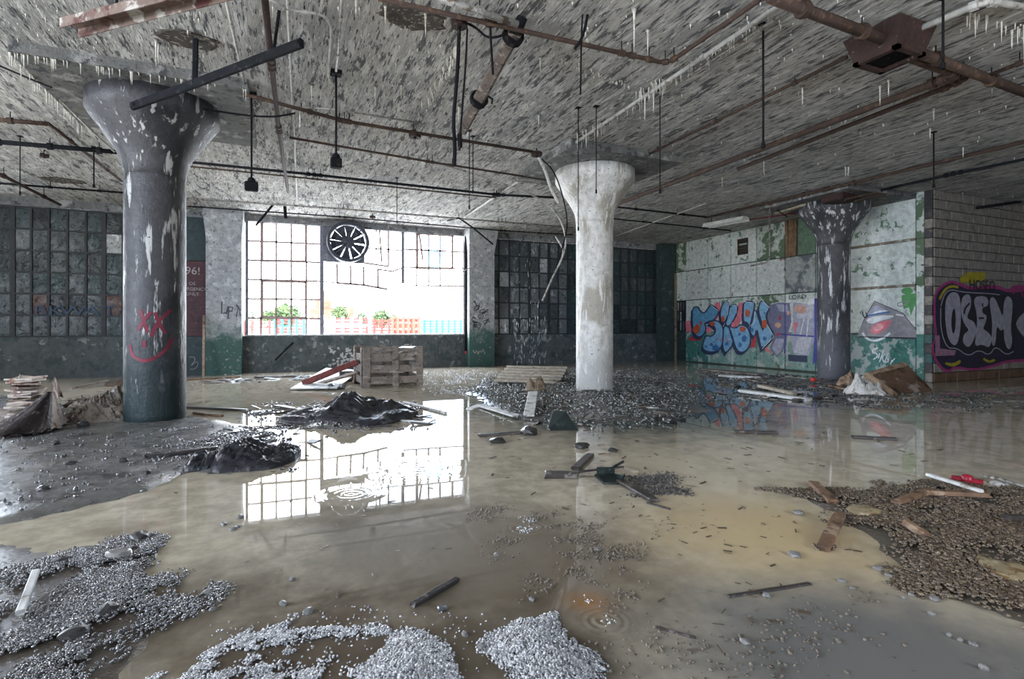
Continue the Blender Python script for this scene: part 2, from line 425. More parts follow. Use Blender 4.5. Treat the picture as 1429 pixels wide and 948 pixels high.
for yl, yr in [(336, 341), (363, 366.5), (390, 393), (417, 418.5), (444, 445)]: seg('muntin', [(345, yl), (448, yr)], .046, mun_m, win1)
for a, b, c, d in [(366, 310, 427, 365), (366, 392, 427, 444)]:
    mb = MB()
    for p, q in (((a, b), (c, b + 2)), ((c, b + 2), (c, d)), ((c, d), (a, d - 1)), ((a, d - 1), (a, b))): bar(mb, wp(*p), wp(*q), .06, .05, VW - .02)
    mb.build('vent_frame', mun_m, win1)
seg('muntin', [(508, 367), (542, 372)], .05, mun_m, win1); seg('muntin', [(542, 322), (542, 372)], .05, mun_m, win1)
seg('muntin', [(508, 346), (561, 350)], .034, mun_m, win1); seg('muntin', [(525, 320), (525, 369)], .034, mun_m, win1)
seg('muntin', [(470, 395), (508, 398), (541, 404)], .06, mun_m, win1)
for x, y0, y1 in [(470, 368, 395), (489, 370, 397), (507, 372, 398), (527, 376, 402)]: seg('muntin', [(x, y0), (x + .6, y1)], .05, mun_m, win1)
seg('muntin', [(450, 393), (470, 395)], .034, mun_m, win1); seg('muntin', [(527, 376), (548, 379), (561, 374)], .045, mun_m, win1)
for x, y0, y1 in [(581, 325, 399), (598, 326, 399), (614, 327, 399), (631, 328, 374)]: seg('muntin', [(x, y0), (x, y1)], .046, mun_m, win1)
for yl, yr in [(348, 352), (373, 375), (399, 399.5)]: seg('muntin', [(563, yl), (647, yr)], .042, mun_m, win1)
mb = MB()
for p, q in (((582, 326), (631, 329)), ((631, 329), (631, 375)), ((631, 375), (582, 374)), ((582, 374), (582, 326))): bar(mb, wp(*p), wp(*q), .06, .05, VW - .02)
mb.build('vent_frame', mun_m, win1)
seg('window_stay', [(529, 308), (530, 330), (533, 367)], .045, mun_m, win1); seg('window_stay', [(583, 312), (590, 363)], .05, mun_m, win1)
glass_m = bpy.data.materials.new('aqua_glass'); glass_m.use_nodes = True; MATS['aqua_glass'] = glass_m
gb = glass_m.node_tree.nodes['Principled BSDF']; gb.inputs['Base Color'].default_value = (.25, .75, .80, 1); gb.inputs['Transmission Weight'].default_value = 1; gb.inputs['Roughness'].default_value = .05; gb.inputs['IOR'].default_value = 1.02
def quadpane(name, pts, m, parent, v, th=.006):
    mb = MB(); q = [Vector((p.x, v, p.z)) for p in pts]; y = Vector((0, th, 0))
    mb.add(q + [p + y for p in q], [(0, 1, 2, 3), (7, 6, 5, 4), (0, 4, 5, 1), (1, 5, 6, 2), (2, 6, 7, 3), (3, 7, 4, 0)])
    return mb.build(name, m, parent)
quadpane('pane', [wp(598, 374), wp(614, 375), wp(614, 351), wp(598, 350.5)], glass_m, win1, VW)

film_cols = [('film_pane_grey', (.055, .068, .072)), ('film_pane_dark', (.018, .025, .027)), ('film_pane_teal', (.027, .047, .05)), ('film_pane_pale', (.12, .135, .14)), ('rust_board_pane', (.07, .03, .018)), ('light_through_pane', (.34, .36, .37))]  # brightest tone puts light showing through the film into its colour
film = []
for n_, c_ in film_cols:
    film.append(M(n_, c_, [(tuple(min(1, q * 2.2) for q in c_), 7, .56, .08, (1, 1, .6)), (tuple(q * .4 for q in c_), 10, .55, .08)], rough=.22, rough2=.5, bump=.6, bscale=9, obj=True))
def grid_window(name, u_edges, z_edges, thick_u, label, pick, v=VW):
    W = empty(name, (u_edges[0], V0, z_edges[0]), label, 'window', kind='structure')
    za, zb = z_edges[0], z_edges[-1]
    for i, u in enumerate(u_edges):
        wd = .09 if i in thick_u else .042
        mb = MB(); mb.box((u - wd / 2, v - .03, za), (u + wd / 2, v + .02, zb)); mb.build('mullion' if i in thick_u else 'muntin', dmun_m, W)
    for z in z_edges:
        mb = MB(); mb.box((u_edges[0], v - .025, z - .021), (u_edges[-1], v + .02, z + .021)); mb.build('muntin', dmun_m, W)
    for i in range(len(u_edges) - 1):
        for j in range(len(z_edges) - 1):
            k = pick(i, j)
            if k is None: continue
            a, b = u_edges[i] + .014, u_edges[i + 1] - .014; c, d = z_edges[j] + .012, z_edges[j + 1] - .012
            n = 5; vs = []; mb = MB()                      # slack plastic film / dirty glass, slightly puckered
            for r in range(n):
                for q in range(n):
                    e = (q in (0, n - 1)) or (r in (0, n - 1))
                    vs.append((a + (b - a) * q / (n - 1), v + (0 if e else random.uniform(-.022, .012)), c + (d - c) * r / (n - 1)))
            mb.add(vs, [(r * n + q, r * n + q + 1, (r + 1) * n + q + 1, (r + 1) * n + q) for r in range(n - 1) for q in range(n - 1)])
            mb.build('pane', film[k], W, smooth=True)
    return W
zr = [SILL + .012 + (HEAD - SILL - .04) * k / 6 for k in range(7)]
ue = [WV(x, 400).x for x in (-62, -36, -11, 15, 41, 66, 92, 118, 143, 170, 196, 222)]
D1 = PIL[0][0] - 1.0
ue = [u for u in ue if u < D1 - .15] + [D1]
def pick2(i, j):
    r = random.random()
    if j == 1 and i in (4, 8): return 4
    if (i, j) == (8, 4): return 5
    if (i, j) == (3, 4): return 3
    return 0 if r < .5 else (2 if r < .75 else 1)
win2 = grid_window('window_2', ue, zr, (3, 8), 'dark steel window with plastic-covered panes beside the flaking dark column', pick2)
ue3 = [PIL[1][1] - .02 + (U0 + .1 - PIL[1][1]) * k / 20 for k in range(21)]
def pick3(i, j):
    if (i, j) in ((1, 3), (0, 0), (1, 0), (5, 4)): return 5
    if i < 8: return 3 if random.random() < .45 else 0
    return (0, 2, 2, 1)[random.randrange(4)]
win3 = grid_window('window_3', ue3, zr, (4, 6, 10, 15), 'dark film-covered steel window behind the whitewashed column', pick3)
# red door between window and pilaster
door = empty('door_1', (D1 + .5, V0, 0), 'dull red sheet door with stencilled emergency lettering', 'door', kind='structure')
red_m = M('dull_red_door', (.06, .016, .022), [((.09, .035, .038), 5, .55, .1), ((.04, .015, .02), 9, .56, .08)], rough=.5, bump=.2)
teal_m = M('dark_teal_door', (.018, .04, .045), [((.05, .08, .08), 7, .58, .08)], rough=.5, bump=.2)
mb = MB(); mb.cbox((D1 + .03, V0 + .02, .93), (PIL[0][0] + .05, V0 + .08, 2.775), .01); leaf = mb.build('upper_leaf', red_m, door)
mb = MB(); mb.cbox((D1 + .03, V0 + .02, -.03), (PIL[0][0] + .05, V0 + .07, .932), .01); kick = mb.build('kick_panel', teal_m, door)
mb = MB(); mb.cbox((D1 + .03, V0 + .02, 2.772), (PIL[0][0] + .05, V0 + .08, HEAD + .02), .01); mb.build('transom', teal_m, door)
mb = MB(); mb.box((D1 - .03, V0 - .02, 0), (D1 + .03, V0 + .1, HEAD)); mb.build('door_frame', dmun_m, door)

# ------------------------------------------------------------------ panelled wall
VS = [WU(x, 400).y for x in (927.5, 957, 987.5, 1019.5, 1055.7, 1095.5, 1138, 1184, 1278)]
VS[0] = V0 - .36
ZS = [0.02, 1.0, 2.05, 3.03, CEIL]
wr = MB(); wr.box((U0 + .04, VC + .02, -.1), (U0 + .3, V0 + .3, CEIL))
wall_right = wr.build('wall_right', M('panel_joint_dark', (.05, .075, .06), rough=.8), label='wall of square painted panels with peeling green and white paint', cat='wall', kind='structure')
GR, RU = (.13, .22, .15), (.23, .10, .065)
pm = [M('panel_white', (.62, .67, .63), [(GR, 5, .58, .05), ((.08, .11, .085), 20, .62, .04), ((.74, .77, .74), 3, .55, .1)], rough=.6, bump=.3),
      M('panel_white_rust', (.60, .63, .60), [(RU, 3.4, .60, .08), (GR, 9, .60, .04), ((.10, .10, .09), 18, .62, .04)], rough=.6, bump=.3),
      M('panel_green_peel', (.55, .60, .54), [((.11, .17, .10), 2.6, .48, .05), ((.08, .12, .07), 11, .57, .05)], rough=.65, bump=.35),
      M('panel_grey_mix', (.36, .38, .36), [((.12, .13, .15), 2.4, .50, .1), (RU, 3.8, .60, .08), (GR, 8, .58, .05)], rough=.65, bump=.35),
      M('panel_teal', (.06, .20, .165), [((.40, .46, .43), 3.2, .53, .06), ((.02, .07, .06), 5, .58, .08), ((.5, .5, .46), 18, .63, .03)], rough=.5, bump=.3),
      M('panel_solid_green', (.12, .19, .125), [((.08, .12, .08), 8, .58, .06), ((.4, .42, .36), 14, .64, .04)], rough=.65, bump=.3),
      M('panel_teal_pale', (.20, .33, .29), [((.44, .48, .44), 3, .50, .08), ((.05, .16, .13), 4, .56, .08), ((.40, .28, .18), 2.6, .64, .08)], rough=.5, bump=.3)]
pickp = {3: [2, 0, 0, 0, 2, 5, 0, 0], 2: [0, 1, 0, 1, 1, 3, 3, 0], 1: [6, 0, 0, 0, 2, 0, 0, 0], 0: [4, 4, 6, 6, 6, 6, 4, 4]}
VENT = (WU(1029.5, 345).y, WU(1044, 345).y, WU(1036, 355.5).z, WU(1036, 333).z)
for c in range(8):
    for r in range(4):
        a, b = VS[c + 1] + .012, VS[c] - .012; z0, z1 = ZS[r] + .012, ZS[r + 1] - .012
        m_ = pm[pickp[r][c]]; x0, x1 = U0 - .0, U0 + .045
        mb = MB()
        if c == 0 and r < 2:
            if r == 0: mb.cbox((x0, a, z0), (x1, b, z1), .008); mb.build('panel', M('panel_black_teal', (.025, .045, .042), [((.07, .10, .09), 6, .57, .08)], rough=.6, bump=.3), wall_right)
            continue
        if c == 3 and r == 3:                       # panel cut round the vent
            vb, va, zv0, zv1 = VENT[0], VENT[1], VENT[2], VENT[3]
            for lo, hi in (((a, z0), (b, zv0)), ((a, zv1), (b, z1)), ((a, zv0), (va, zv1)), ((vb, zv0), (b, zv1))): mb.box((x0, lo[0], lo[1]), (x1, hi[0], hi[1]))
            mb.build('panel', m_, wall_right); continue
        if c == 5 and r == 3:                       # half the panel gone: studs show
            vm = WU(1113, 330).y
            mb.cbox((x0, a, z0), (x1, vm, z1), .008); mb.build('panel', m_, wall_right)
            wd = M('raw_stud_wood', (.24, .15, .085), [((.10, .055, .03), 9, .52, .1, (1, 6, .5))], rough=.8, bump=.3)
            for k in range(4):
                y0 = vm + .03 + k * (b - vm - .05) / 4
                s_ = MB(); s_.plank((U0 + .02, y0 + .06, z0), (U0 + .02, y0 + .06 + random.uniform(-.03, .03), z1), .09, .04, jag=.1, up=(1, 0, 0)); s_.build('stud', wd, wall_right)
            continue
        mb.cbox((x0, a, z0), (x1, b, z1), .008); mb.build('panel', m_, wall_right)
# narrow end strip by the corner
for r in range(4):
    mb = MB(); mb.cbox((U0 - .015, VC + .16, ZS[r] + .003), (U0 + .04, VS[8] - .015, ZS[r + 1] - .003), .006); mb.build('end_strip', pm[[4, 0, 2, 2][r]], wall_right)
# horizontal rails over the joints of the last panel bay
for z in ZS[2:4]:
    mb = MB(); mb.cbox((U0 - .03, VS[8], z - .03), (U0 + .0, VS[7], z + .03), .006); mb.build('rail', M('brown_rail', (.20, .16, .12), [((.42, .43, .38), 9, .55, .1)], rough=.7), wall_right)
# louvred vent
vent = empty('wall_vent', (U0, (VENT[0] + VENT[1]) / 2, VENT[2]), 'small square louvred vent set in a white panel', 'vent')
mb = MB(); y1, y0 = VENT[0], VENT[1]
for lo, hi in (((y0, VENT[2]), (y1, VENT[2] + .03)), ((y0, VENT[3] - .03), (y1, VENT[3])), ((y0, VENT[2]), (y0 + .03, VENT[3])), ((y1 - .03, VENT[2]), (y1, VENT[3]))): mb.box((U0 - .015, lo[0], lo[1]), (U0 + .035, hi[0], hi[1]))
mb.build('frame', rust_m, vent)
for k in range(5):
    z = VENT[2] + .05 + k * (VENT[3] - VENT[2] - .08) / 5
    mb = MB(); mb.add([(U0, y0 + .03, z), (U0, y1 - .03, z), (U0 + .035, y1 - .03, z + .045), (U0 + .035, y0 + .03, z + .045)], [(0, 1, 2, 3)]); mb.build('slat', rust_m if k != 3 else pm[0], vent)
# small window low in the first panel bay
win4 = empty('window_4', (U0, WU(943, 450).y, 1.0), 'small broken steel window low in the panelled wall corner', 'window', kind='structure')
ya, yb = VS[1] + .05, VS[0] - .05
mb = MB(); mb.box((U0 + .03, ya, 1.05), (U0 + .05, yb, 2.0)); mb.build('dark_backing', film[1], win4)
for k in range(4):
    y = ya + (yb - ya) * k / 3; mb = MB(); mb.box((U0 - .01, y - .025, 1.02), (U0 + .03, y + .025, 2.03)); mb.build('muntin', dmun_m, win4)
for k in range(4):
    z = 1.03 + .99 * k / 3; mb = MB(); mb.box((U0 - .01, ya, z - .02), (U0 + .03, yb, z + .02)); mb.build('muntin', dmun_m, win4)
for i in range(3):
    for j in range(3):
        if (i, j) in ((0, 1), (2, 0)): continue
        a, b = ya + (yb - ya) * i / 3 + .03, ya + (yb - ya) * (i + 1) / 3 - .03; c, d = 1.05 + .33 * j, 1.34 + .33 * j
        mb = MB(); mb.box((U0 + .012, a, c), (U0 + .018, b, d)); mb.build('pane', film[random.choice((3, 3, 0, 5))], win4)
mb = MB(); mb.plank((U0 - .03, VS[0] - .02, .0), (U0 - .03, VS[0] - .02, 3.0), .09, .05, up=(1, 0, 0)); mb.build('door_post', M('ochre_post', (.22, .17, .10), [((.07, .06, .05), 8, .53, .1)], rough=.8), win4)

# ------------------------------------------------------------------ glazed block wall round the corner
wc = MB(); wc.box((U0 + .0, VC + .02, -.1), (UR, VC + .3, CEIL))
wall_block = wc.build('wall_corner', M('block_mortar', (.11, .10, .09), [((.05, .05, .05), 7, .55, .1)], rough=.9, bump=.3), label='wall of cream glazed blocks with silver graffiti round the corner', cat='wall', kind='structure')
BH, BW = .198, .40
bl = [M('cream_block', (.24, .215, .185), [((.14, .125, .11), 6, .54, .1), ((.08, .07, .06), 20, .62, .05)], rough=.45, bump=.2),
      M('dark_quoin', (.045, .04, .042), [((.14, .12, .10), 9, .57, .08)], rough=.5, bump=.2),
      M('brown_base_block', (.15, .085, .05), [((.07, .05, .04), 6, .52, .1)], rough=.5, bump=.2),
      M('teal_block', (.03, .085, .08), [((.10, .13, .12), 8, .57, .08)], rough=.5, bump=.2)]
def block_mesh(name, sx):
    mb = MB(); mb.cbox((0, 0, 0), (sx - .010, .05, BH - .010), .007)
    me = bpy.data.meshes.new(name); me.from_pydata(mb.v, [], mb.f); me.update(); return me
full, half = block_mesh('block_full', BW), block_mesh('block_half', BW / 2)
def put_block(me, m_, u, z, dv=0.0):
    o = bpy.data.objects.new('block', me.copy() if False else me); COL.objects.link(o)
    o.parent = wall_block; o.location = (u + .005, VC - .02 + dv, z + .005)
    if not me.materials: me.materials.append(None)
    o.material_slots[0].link = 'OBJECT'; o.material_slots[0].material = m_
for r in range(20):
    z = .0 + r * (CEIL / 20.0); off = (r % 2) * BW / 2; u = U0 + .02
    mt = bl[2] if r == 0 else bl[0]
    if off: put_block(half, bl[3] if 2 <= r < 6 else mt, u, z); u += BW / 2
    while u < 16.6:
        put_block(full, bl[3] if (2 <= r < 6 and u < U0 + .1) else mt, u, z, random.uniform(-.004, .004)); u += BW
# block ends showing on the return face of the corner
qm = block_mesh('block_end', .15)
for r in range(20):
    z = r * (CEIL / 20.0)
    o = bpy.data.objects.new('quoin_block', qm); COL.objects.link(o); o.parent = wall_block
    if not qm.materials: qm.materials.append(None)
    o.rotation_euler = (0, 0, math.pi / 2); o.location = (U0 + .02, VC + .00 - .005, z + .005)
    o.material_slots[0].link = 'OBJECT'; o.material_slots[0].material = bl[1] if (r % 2 or r > 17) else (bl[3] if 2 <= r < 6 else bl[0])

# ------------------------------------------------------------------ the sides of the hall out of view: bays added and sized to give fill daylight
def bay_wall(name, label, axis, pos, a, b, openings, th=.3):
    mb = MB()
    def bx(p, q, z0, z1):
        if axis == 'u': mb.box((min(pos, pos + th), p, z0), (max(pos, pos + th), q, z1))
        else: mb.box((p, min(pos, pos + th), z0), (q, max(pos, pos + th), z1))
    cur = a
    for (p, q, z0, z1) in openings:
        bx(cur, p, -.1, CEIL); bx(p, q, -.1, z0); bx(p, q, z1, CEIL); cur = q
    bx(cur, b, -.1, CEIL)
    return mb.build(name, conc_m, label=label, cat='wall', kind='structure')
bay_wall('wall_left', 'concrete side wall out of view with open bays added for fill light', 'u', UL - .3, VR, V0 + .3, [(-4.2, 0.6, .9, 3.85), (1.4, 6.6, .9, 3.85)])
bay_wall('wall_rear', 'concrete end wall out of view with one open bay added for fill light', 'v', VR - .3, UL - .3, UR + .3, [(3.2, 5.6, .9, 3.85)])
bay_wall('wall_far_end', 'blank concrete wall closing the hall past the block wall', 'u', UR, VR, VC + .3, [])
def portal(loc, rot, sx, sy):                        # sampling guide in a window opening; gives off no light itself
    l = bpy.data.lights.new('window_portal', 'AREA'); l.shape = 'RECTANGLE'; l.size = sx; l.size_y = sy; l.cycles.is_portal = True
    o = bpy.data.objects.new('window_portal', l); COL.objects.link(o); o.location = loc; o.rotation_euler = rot; o['kind'] = 'helper'
portal(((U1a + U1b) / 2, V0 + .35, (SILL + HEAD) / 2), (-math.pi / 2, 0, 0), U1b - U1a, HEAD - SILL)
for p, q in ((-4.2, .6), (1.4, 6.6)): portal((UL - .31, (p + q) / 2, 2.38), (0, -math.pi / 2, 0), 2.95, q - p)

portal((4.4, VR - .31, 2.38), (math.pi / 2, 0, 0), 2.4, 2.95)
# ------------------------------------------------------------------ paint on walls (flat sprayed colour, laid on the surface)
def paint(name, rgb, rough=.55):
    return M('spray_' + name, rgb, [(tuple(c * .8 for c in rgb), 12, .55, .12)], rough=rough)
class Decal:
    """maps crop pixels of the photograph to a wall plane and stacks thin coats of paint on it"""
    def __init__(s, origin, scale, plane, parent, lift=.004):
        s.o, s.s, s.plane, s.parent, s.k, s.lift = origin, scale, plane, parent, 0, lift
    def pt(s, x, y, lift):
        px, py = s.o[0] + x / s.s, s.o[1] + y / s.s
        return WU(px, py, U0 - lift) if s.plane == 'u' else WV(px, py, s.plane - lift)
    def fill(s, pts, m, name='spray_paint'):
        s.k += 1; l = s.lift + s.k * .0004
        vs = [s.pt(x, y, l) for x, y in pts]
        n = Vector((0, 0, 0))
        ax = (1, 2) if s.plane == 'u' else (0, 2)
        tri = tessellate_polygon([[Vector((v[ax[0]], v[ax[1]], 0)) for v in vs]])
        mb = MB(); mb.add(vs, tri); return mb.build(name, m, s.parent)
    def line(s, pts, wd, m, name='spray_line', closed=False):
        """brush line of width wd (crop pixels)"""
        s.k += 1; l = s.lift + s.k * .0004
        P_ = [Vector((x, y)) for x, y in pts]
        if closed: P_.append(P_[0])
        mb = MB(); L_, R_ = [], []; n = len(P_)
        for i, p in enumerate(P_):
            a = P_[max(0, i - 1)]; b = P_[min(n - 1, i + 1)]
            if closed and i in (0, n - 1): a, b = P_[-2], P_[1]
            t = (b - a); t = t.normalized() if t.length > 0 else Vector((1, 0)); q = Vector((-t.y, t.x)) * wd / 2
            L_.append(p + q); R_.append(p - q)
        vs = [s.pt(q.x, q.y, l) for q in L_] + [s.pt(q.x, q.y, l) for q in R_]
        mb.add(vs, [(i, i + 1, n + i + 1, n + i) for i in range(n - 1)]); return mb.build(name, m, s.parent)
    def blob(s, cx, cy, rx, ry, m, n=14, j=.18, rot=0):
        r = random.Random(int(cx * 7 + cy)); pts = []
        for k in range(n):
            a = 2 * math.pi * k / n; q = 1 + r.uniform(-j, j); x, y = rx * q * math.cos(a), ry * q * math.sin(a)
            pts.append((cx + x * math.cos(rot) - y * math.sin(rot), cy + x * math.sin(rot) + y * math.cos(rot)))
        return s.fill(pts, m)
def smooth(pts, it=2, closed=True):
    for _ in range(it):
        q = []; n = len(pts)
        for i in range(n if closed else n - 1):
            a, b = pts[i], pts[(i + 1) % n]
            q += [(a[0] * .75 + b[0] * .25, a[1] * .75 + b[1] * .25), (a[0] * .25 + b[0] * .75, a[1] * .25 + b[1] * .75)]
        if not closed: q = [pts[0]] + q + [pts[-1]]
        pts = q
    return pts
def text_mesh(body, size, ext=0.0):
    c = bpy.data.curves.new('lettering', 'FONT'); c.body = body; c.size = size; c.extrude = ext; c.align_x = 'CENTER'; c.resolution_u = 3
    o = bpy.data.objects.new('lettering', c); COL.objects.link(o)
    bpy.context.view_layer.update()
    me = bpy.data.meshes.new_from_object(o.evaluated_get(bpy.context.evaluated_depsgraph_get())); bpy.data.objects.remove(o); return me
def text_on_v(body, x, y, hpx, m, parent, v, rot=0, wscale=1):
    c = WV(x, y, v); size = hpx * depth(c) / FPX * 1.35
    me = text_mesh(body, size); o = link('lettering', me, m, parent, c - wloc(parent))
    o.rotation_euler = (math.pi / 2, rot, 0); o.scale = (wscale, 1, 1); return o
def text_on_u(body, x, y, hpx, m, parent, u, rot=0, wscale=1):
    c = WU(x, y, u); size = hpx * depth(c) / FPX * 1.35
    me = text_mesh(body, size); o = link('lettering', me, m, parent, c - wloc(parent))
    o.rotation_euler = (math.pi / 2, rot, -math.pi / 2); o.scale = (wscale, 1, 1); return o

navy, skyb, midb, dkb = paint('navy', (.03, .045, .10)), paint('sky_blue', (.22, .44, .64)), paint('mid_blue', (.12, .33, .52)), paint('deep_blue', (.05, .16, .38))
redp, pinkp, orng, lav = paint('red', (.50, .045, .06)), paint('pink', (.72, .20, .24)), paint('orange_red', (.52, .10, .04)), paint('lavender', (.38, .39, .50))
purp, palep, blk, whi = paint('purple_grey', (.17, .17, .28)), paint('pale_lilac', (.55, .55, .62)), paint('black', (.018, .018, .024)), paint('white', (.75, .77, .80))
grn, gryp, peach, inkb = paint('green', (.10, .30, .10)), paint('grey', (.30, .29, .31)), paint('peach', (.62, .36, .28)), paint('ink_blue', (.05, .06, .30))
yel, mag, silv, drk, brnp = paint('yellow', (.36, .30, .02)), paint('magenta', (.34, .04, .16)), paint('silver', (.33, .32, .37), .4), paint('dark_violet', (.028, .022, .045)), paint('dried_crimson', (.17, .012, .032))

d = Decal((950, 390), 6.77, 'u', wall_right)
E_ = [(840, 240), (900, 218), (1030, 222), (1045, 400), (1000, 560), (965, 680), (905, 738), (840, 645), (885, 545), (815, 420), (805, 330)]
R_ = [(1060, 215), (1180, 235), (1268, 205), (1268, 560), (1205, 725), (1065, 700), (1040, 560), (1060, 400)]
d.fill(E_, purp); d.fill([(900, 235), (1010, 240), (1020, 320), (930, 300)], lav); d.fill([(900, 560), (980, 560), (950, 680), (905, 720), (860, 645)], lav)
d.fill(R_, lav); d.fill([(1090, 240), (1250, 230), (1250, 370), (1100, 370)], palep); d.fill([(1110, 545), (1240, 550), (1190, 715), (1070, 690)], palep)
d.fill([(1010, 712), (1195, 722), (1195, 786), (1020, 772)], navy); d.fill([(1262, 180), (1297, 180), (1288, 560), (1292, 760), (1245, 810), (1262, 560)], inkb)
d.line([(983, 230), (988, 520), (980, 700)], 10, inkb); d.line([(940, 518), (1260, 540)], 14, inkb); d.line([(1165, 372), (1130, 520)], 9, whi); d.line([(1205, 372), (1190, 540)], 9, whi)
d.line([(850, 235), (930, 216), (1030, 222), (1040, 330)], 8, palep)
d.blob(1130, 280, 55, 40, peach); d.blob(1015, 318, 15, 22, peach); d.blob(918, 432, 32, 28, peach); d.fill([(1060, 407), (1108, 407), (1078, 520)], pinkp); d.fill([(930, 340), (948, 350), (945, 385), (925, 385)], redp); d.blob(925, 518, 18, 14, redp)
d.fill([(45, 395), (105, 390), (112, 495), (50, 497)], pinkp); d.blob(140, 560, 70, 24, redp); d.fill([(690, 510), (712, 520), (705, 640), (655, 650)], redp); d.fill([(790, 640), (830, 660), (865, 705), (800, 680)], pinkp)
d.fill([(325, 230), (372, 215), (380, 330), (330, 392), (318, 360)], pinkp); d.fill([(545, 225), (585, 215), (580, 380), (520, 460), (470, 430), (540, 330)], pinkp)
S1 = [(110, 270), (160, 255), (185, 300), (215, 322), (240, 300), (282, 236), (330, 265), (364, 300), (340, 350), (310, 388), (258, 398), (222, 422), (240, 450), (232, 500), (200, 538), (165, 548), (130, 520), (115, 470), (105, 380)]
S2 = [(250, 412), (310, 386), (362, 398), (395, 440), (405, 500), (398, 600), (370, 665), (310, 690), (240, 682), (203, 648), (215, 585), (236, 530), (290, 542), (326, 505), (328, 460), (296, 430)]
K1 = [(370, 300), (412, 193), (464, 232), (448, 340), (415, 412), (376, 385)]
K2 = [(468, 240), (537, 237), (532, 320), (492, 402), (460, 445), (418, 432), (442, 350)]
K3 = [(403, 440), (455, 445), (472, 520), (502, 605), (425, 706), (392, 640), (400, 540)]
T1 = [(598, 203), (702, 213), (690, 292), (664, 400), (652, 450), (625, 405), (592, 402), (588, 300)]
T2 = [(452, 440), (520, 465), (562, 425), (622, 442), (652, 500), (662, 580), (642, 650), (590, 692), (540, 682), (508, 620), (488, 540)]
W1 = [(690, 290), (716, 300), (742, 400), (786, 500), (768, 420), (732, 300), (740, 240), (768, 190), (846, 268), (804, 330), (815, 420), (888, 545), (765, 667), (738, 560), (718, 460), (700, 545), (664, 522), (650, 470), (680, 380)]
letters = [(S1, midb), (S2, skyb), (K1, skyb), (K3, skyb), (K2, skyb), (T1, skyb), (T2, skyb), (W1, skyb)]
for poly, _ in letters: d.fill([(x - 14, y + 26) for x, y in poly], navy, 'shadow_coat')
for poly, m_ in letters:
    q = smooth(poly, 1); d.fill(q, m_, 'letter'); d.line(q, 13, navy, 'letter_outline', True)
d.line([(285, 244), (355, 298)], 5, whi); d.line([(415, 200), (455, 232), (440, 340)], 5, whi); d.line([(605, 212), (692, 222)], 5, whi); d.line([(700, 300), (700, 400), (655, 440)], 5, whi); d.line([(772, 200), (838, 268)], 5, whi); d.line([(815, 425), (880, 542), (770, 655)], 5, whi); d.line([(480, 244), (530, 244), (525, 320)], 5, whi)
for x, y, rx, ry in [(150, 470, 34, 44), (298, 418, 28, 20), (398, 375, 16, 32), (630, 320, 24, 38), (585, 470, 30, 28), (792, 425, 24, 44), (190, 415, 10, 22)]: d.blob(x, y, rx, ry, orng)
for x, y, rx, ry in [(265, 478, 28, 26), (500, 430, 22, 24), (565, 290, 14, 60)]: d.blob(x, y, rx, ry, pinkp)
for x, y, rx, ry in [(330, 645, 34, 28), (290, 615, 16, 16), (236, 635, 10, 14), (435, 610, 16, 18), (560, 620, 16, 22), (600, 560, 22, 32), (555, 520, 14, 14), (672, 478, 16, 20), (645, 462, 8, 10), (795, 560, 18, 20), (310, 595, 7, 8), (790, 320, 8, 12)]: d.blob(x, y, rx, ry, dkb)
d.line([(335, 580), (350, 552), (370, 580), (390, 555), (415, 575), (430, 545), (440, 590), (475, 580)], 6, redp)
d.line(smooth([(482, 225), (520, 195), (600, 185), (560, 205), (490, 228)], 2, False), 6, grn)
d.blob(1325, 395, 60, 26, pinkp, rot=-.3) if False else None
d.fill([(1215, 180), (1262, 178), (1262, 235), (1200, 240)], whi)
text_on_u('LORD', 1112.5, 417.5, 6.5, blk, wall_right, U0 - .05, wscale=1.2)
text_on_u('LOC', 1001, 426, 4.5, redp, wall_right, U0 - .012)

d2 = Decal((1180, 380), 6.32, 'u', wall_right, .006)
d2.fill([(256, 255), (400, 318), (505, 362), (610, 495), (690, 590), (100, 572), (130, 500), (165, 410)], gryp, 'pyramid')
d2.line([(256, 255), (400, 318), (505, 362), (610, 495), (690, 590), (100, 572), (165, 410)], 6, drk, closed=True)
d2.fill(smooth([(185, 380), (255, 285), (330, 320), (388, 352), (300, 368), (200, 398)], 1), lav); d2.fill(smooth([(240, 355), (330, 330), (385, 345), (290, 360), (190, 400)], 1), whi)
d2.line(smooth([(190, 385), (280, 368), (390, 350)], 2, False), 14, dkb); d2.fill(smooth([(172, 415), (280, 382), (425, 378), (415, 402), (300, 432), (215, 462)], 1), whi)
d2.fill(smooth([(215, 500), (280, 445), (380, 420), (412, 440), (360, 500), (290, 545), (235, 548)], 1), pinkp); d2.blob(290, 490, 50, 26, paint('light_pink', (.78, .36, .38)), rot=-.5)
d2.line(smooth([(150, 535), (185, 588), (260, 610), (340, 580), (395, 535)], 2, False), 20, whi); d2.line(smooth([(148, 345), (158, 400), (195, 400), (178, 355)], 2, False), 10, drk)
d2.line([(120, 568), (670, 582)], 7, drk); d2.line([(445, 372), (512, 385)], 14, whi)
gm = paint('figure_green', (.11, .33, .12))
d2.blob(544, 166, 50, 32, gm, 18, .05); d2.fill([(495, 205), (620, 184), (622, 238), (664, 242), (640, 268), (606, 300), (575, 386), (560, 310), (514, 326), (508, 290), (495, 260)], gm)
d2.line(smooth([(560, 255), (500, 262), (455, 275), (460, 300), (500, 300), (545, 270)], 2, False), 9, gryp)
tagm = paint('chalk_white', (.80, .82, .85))
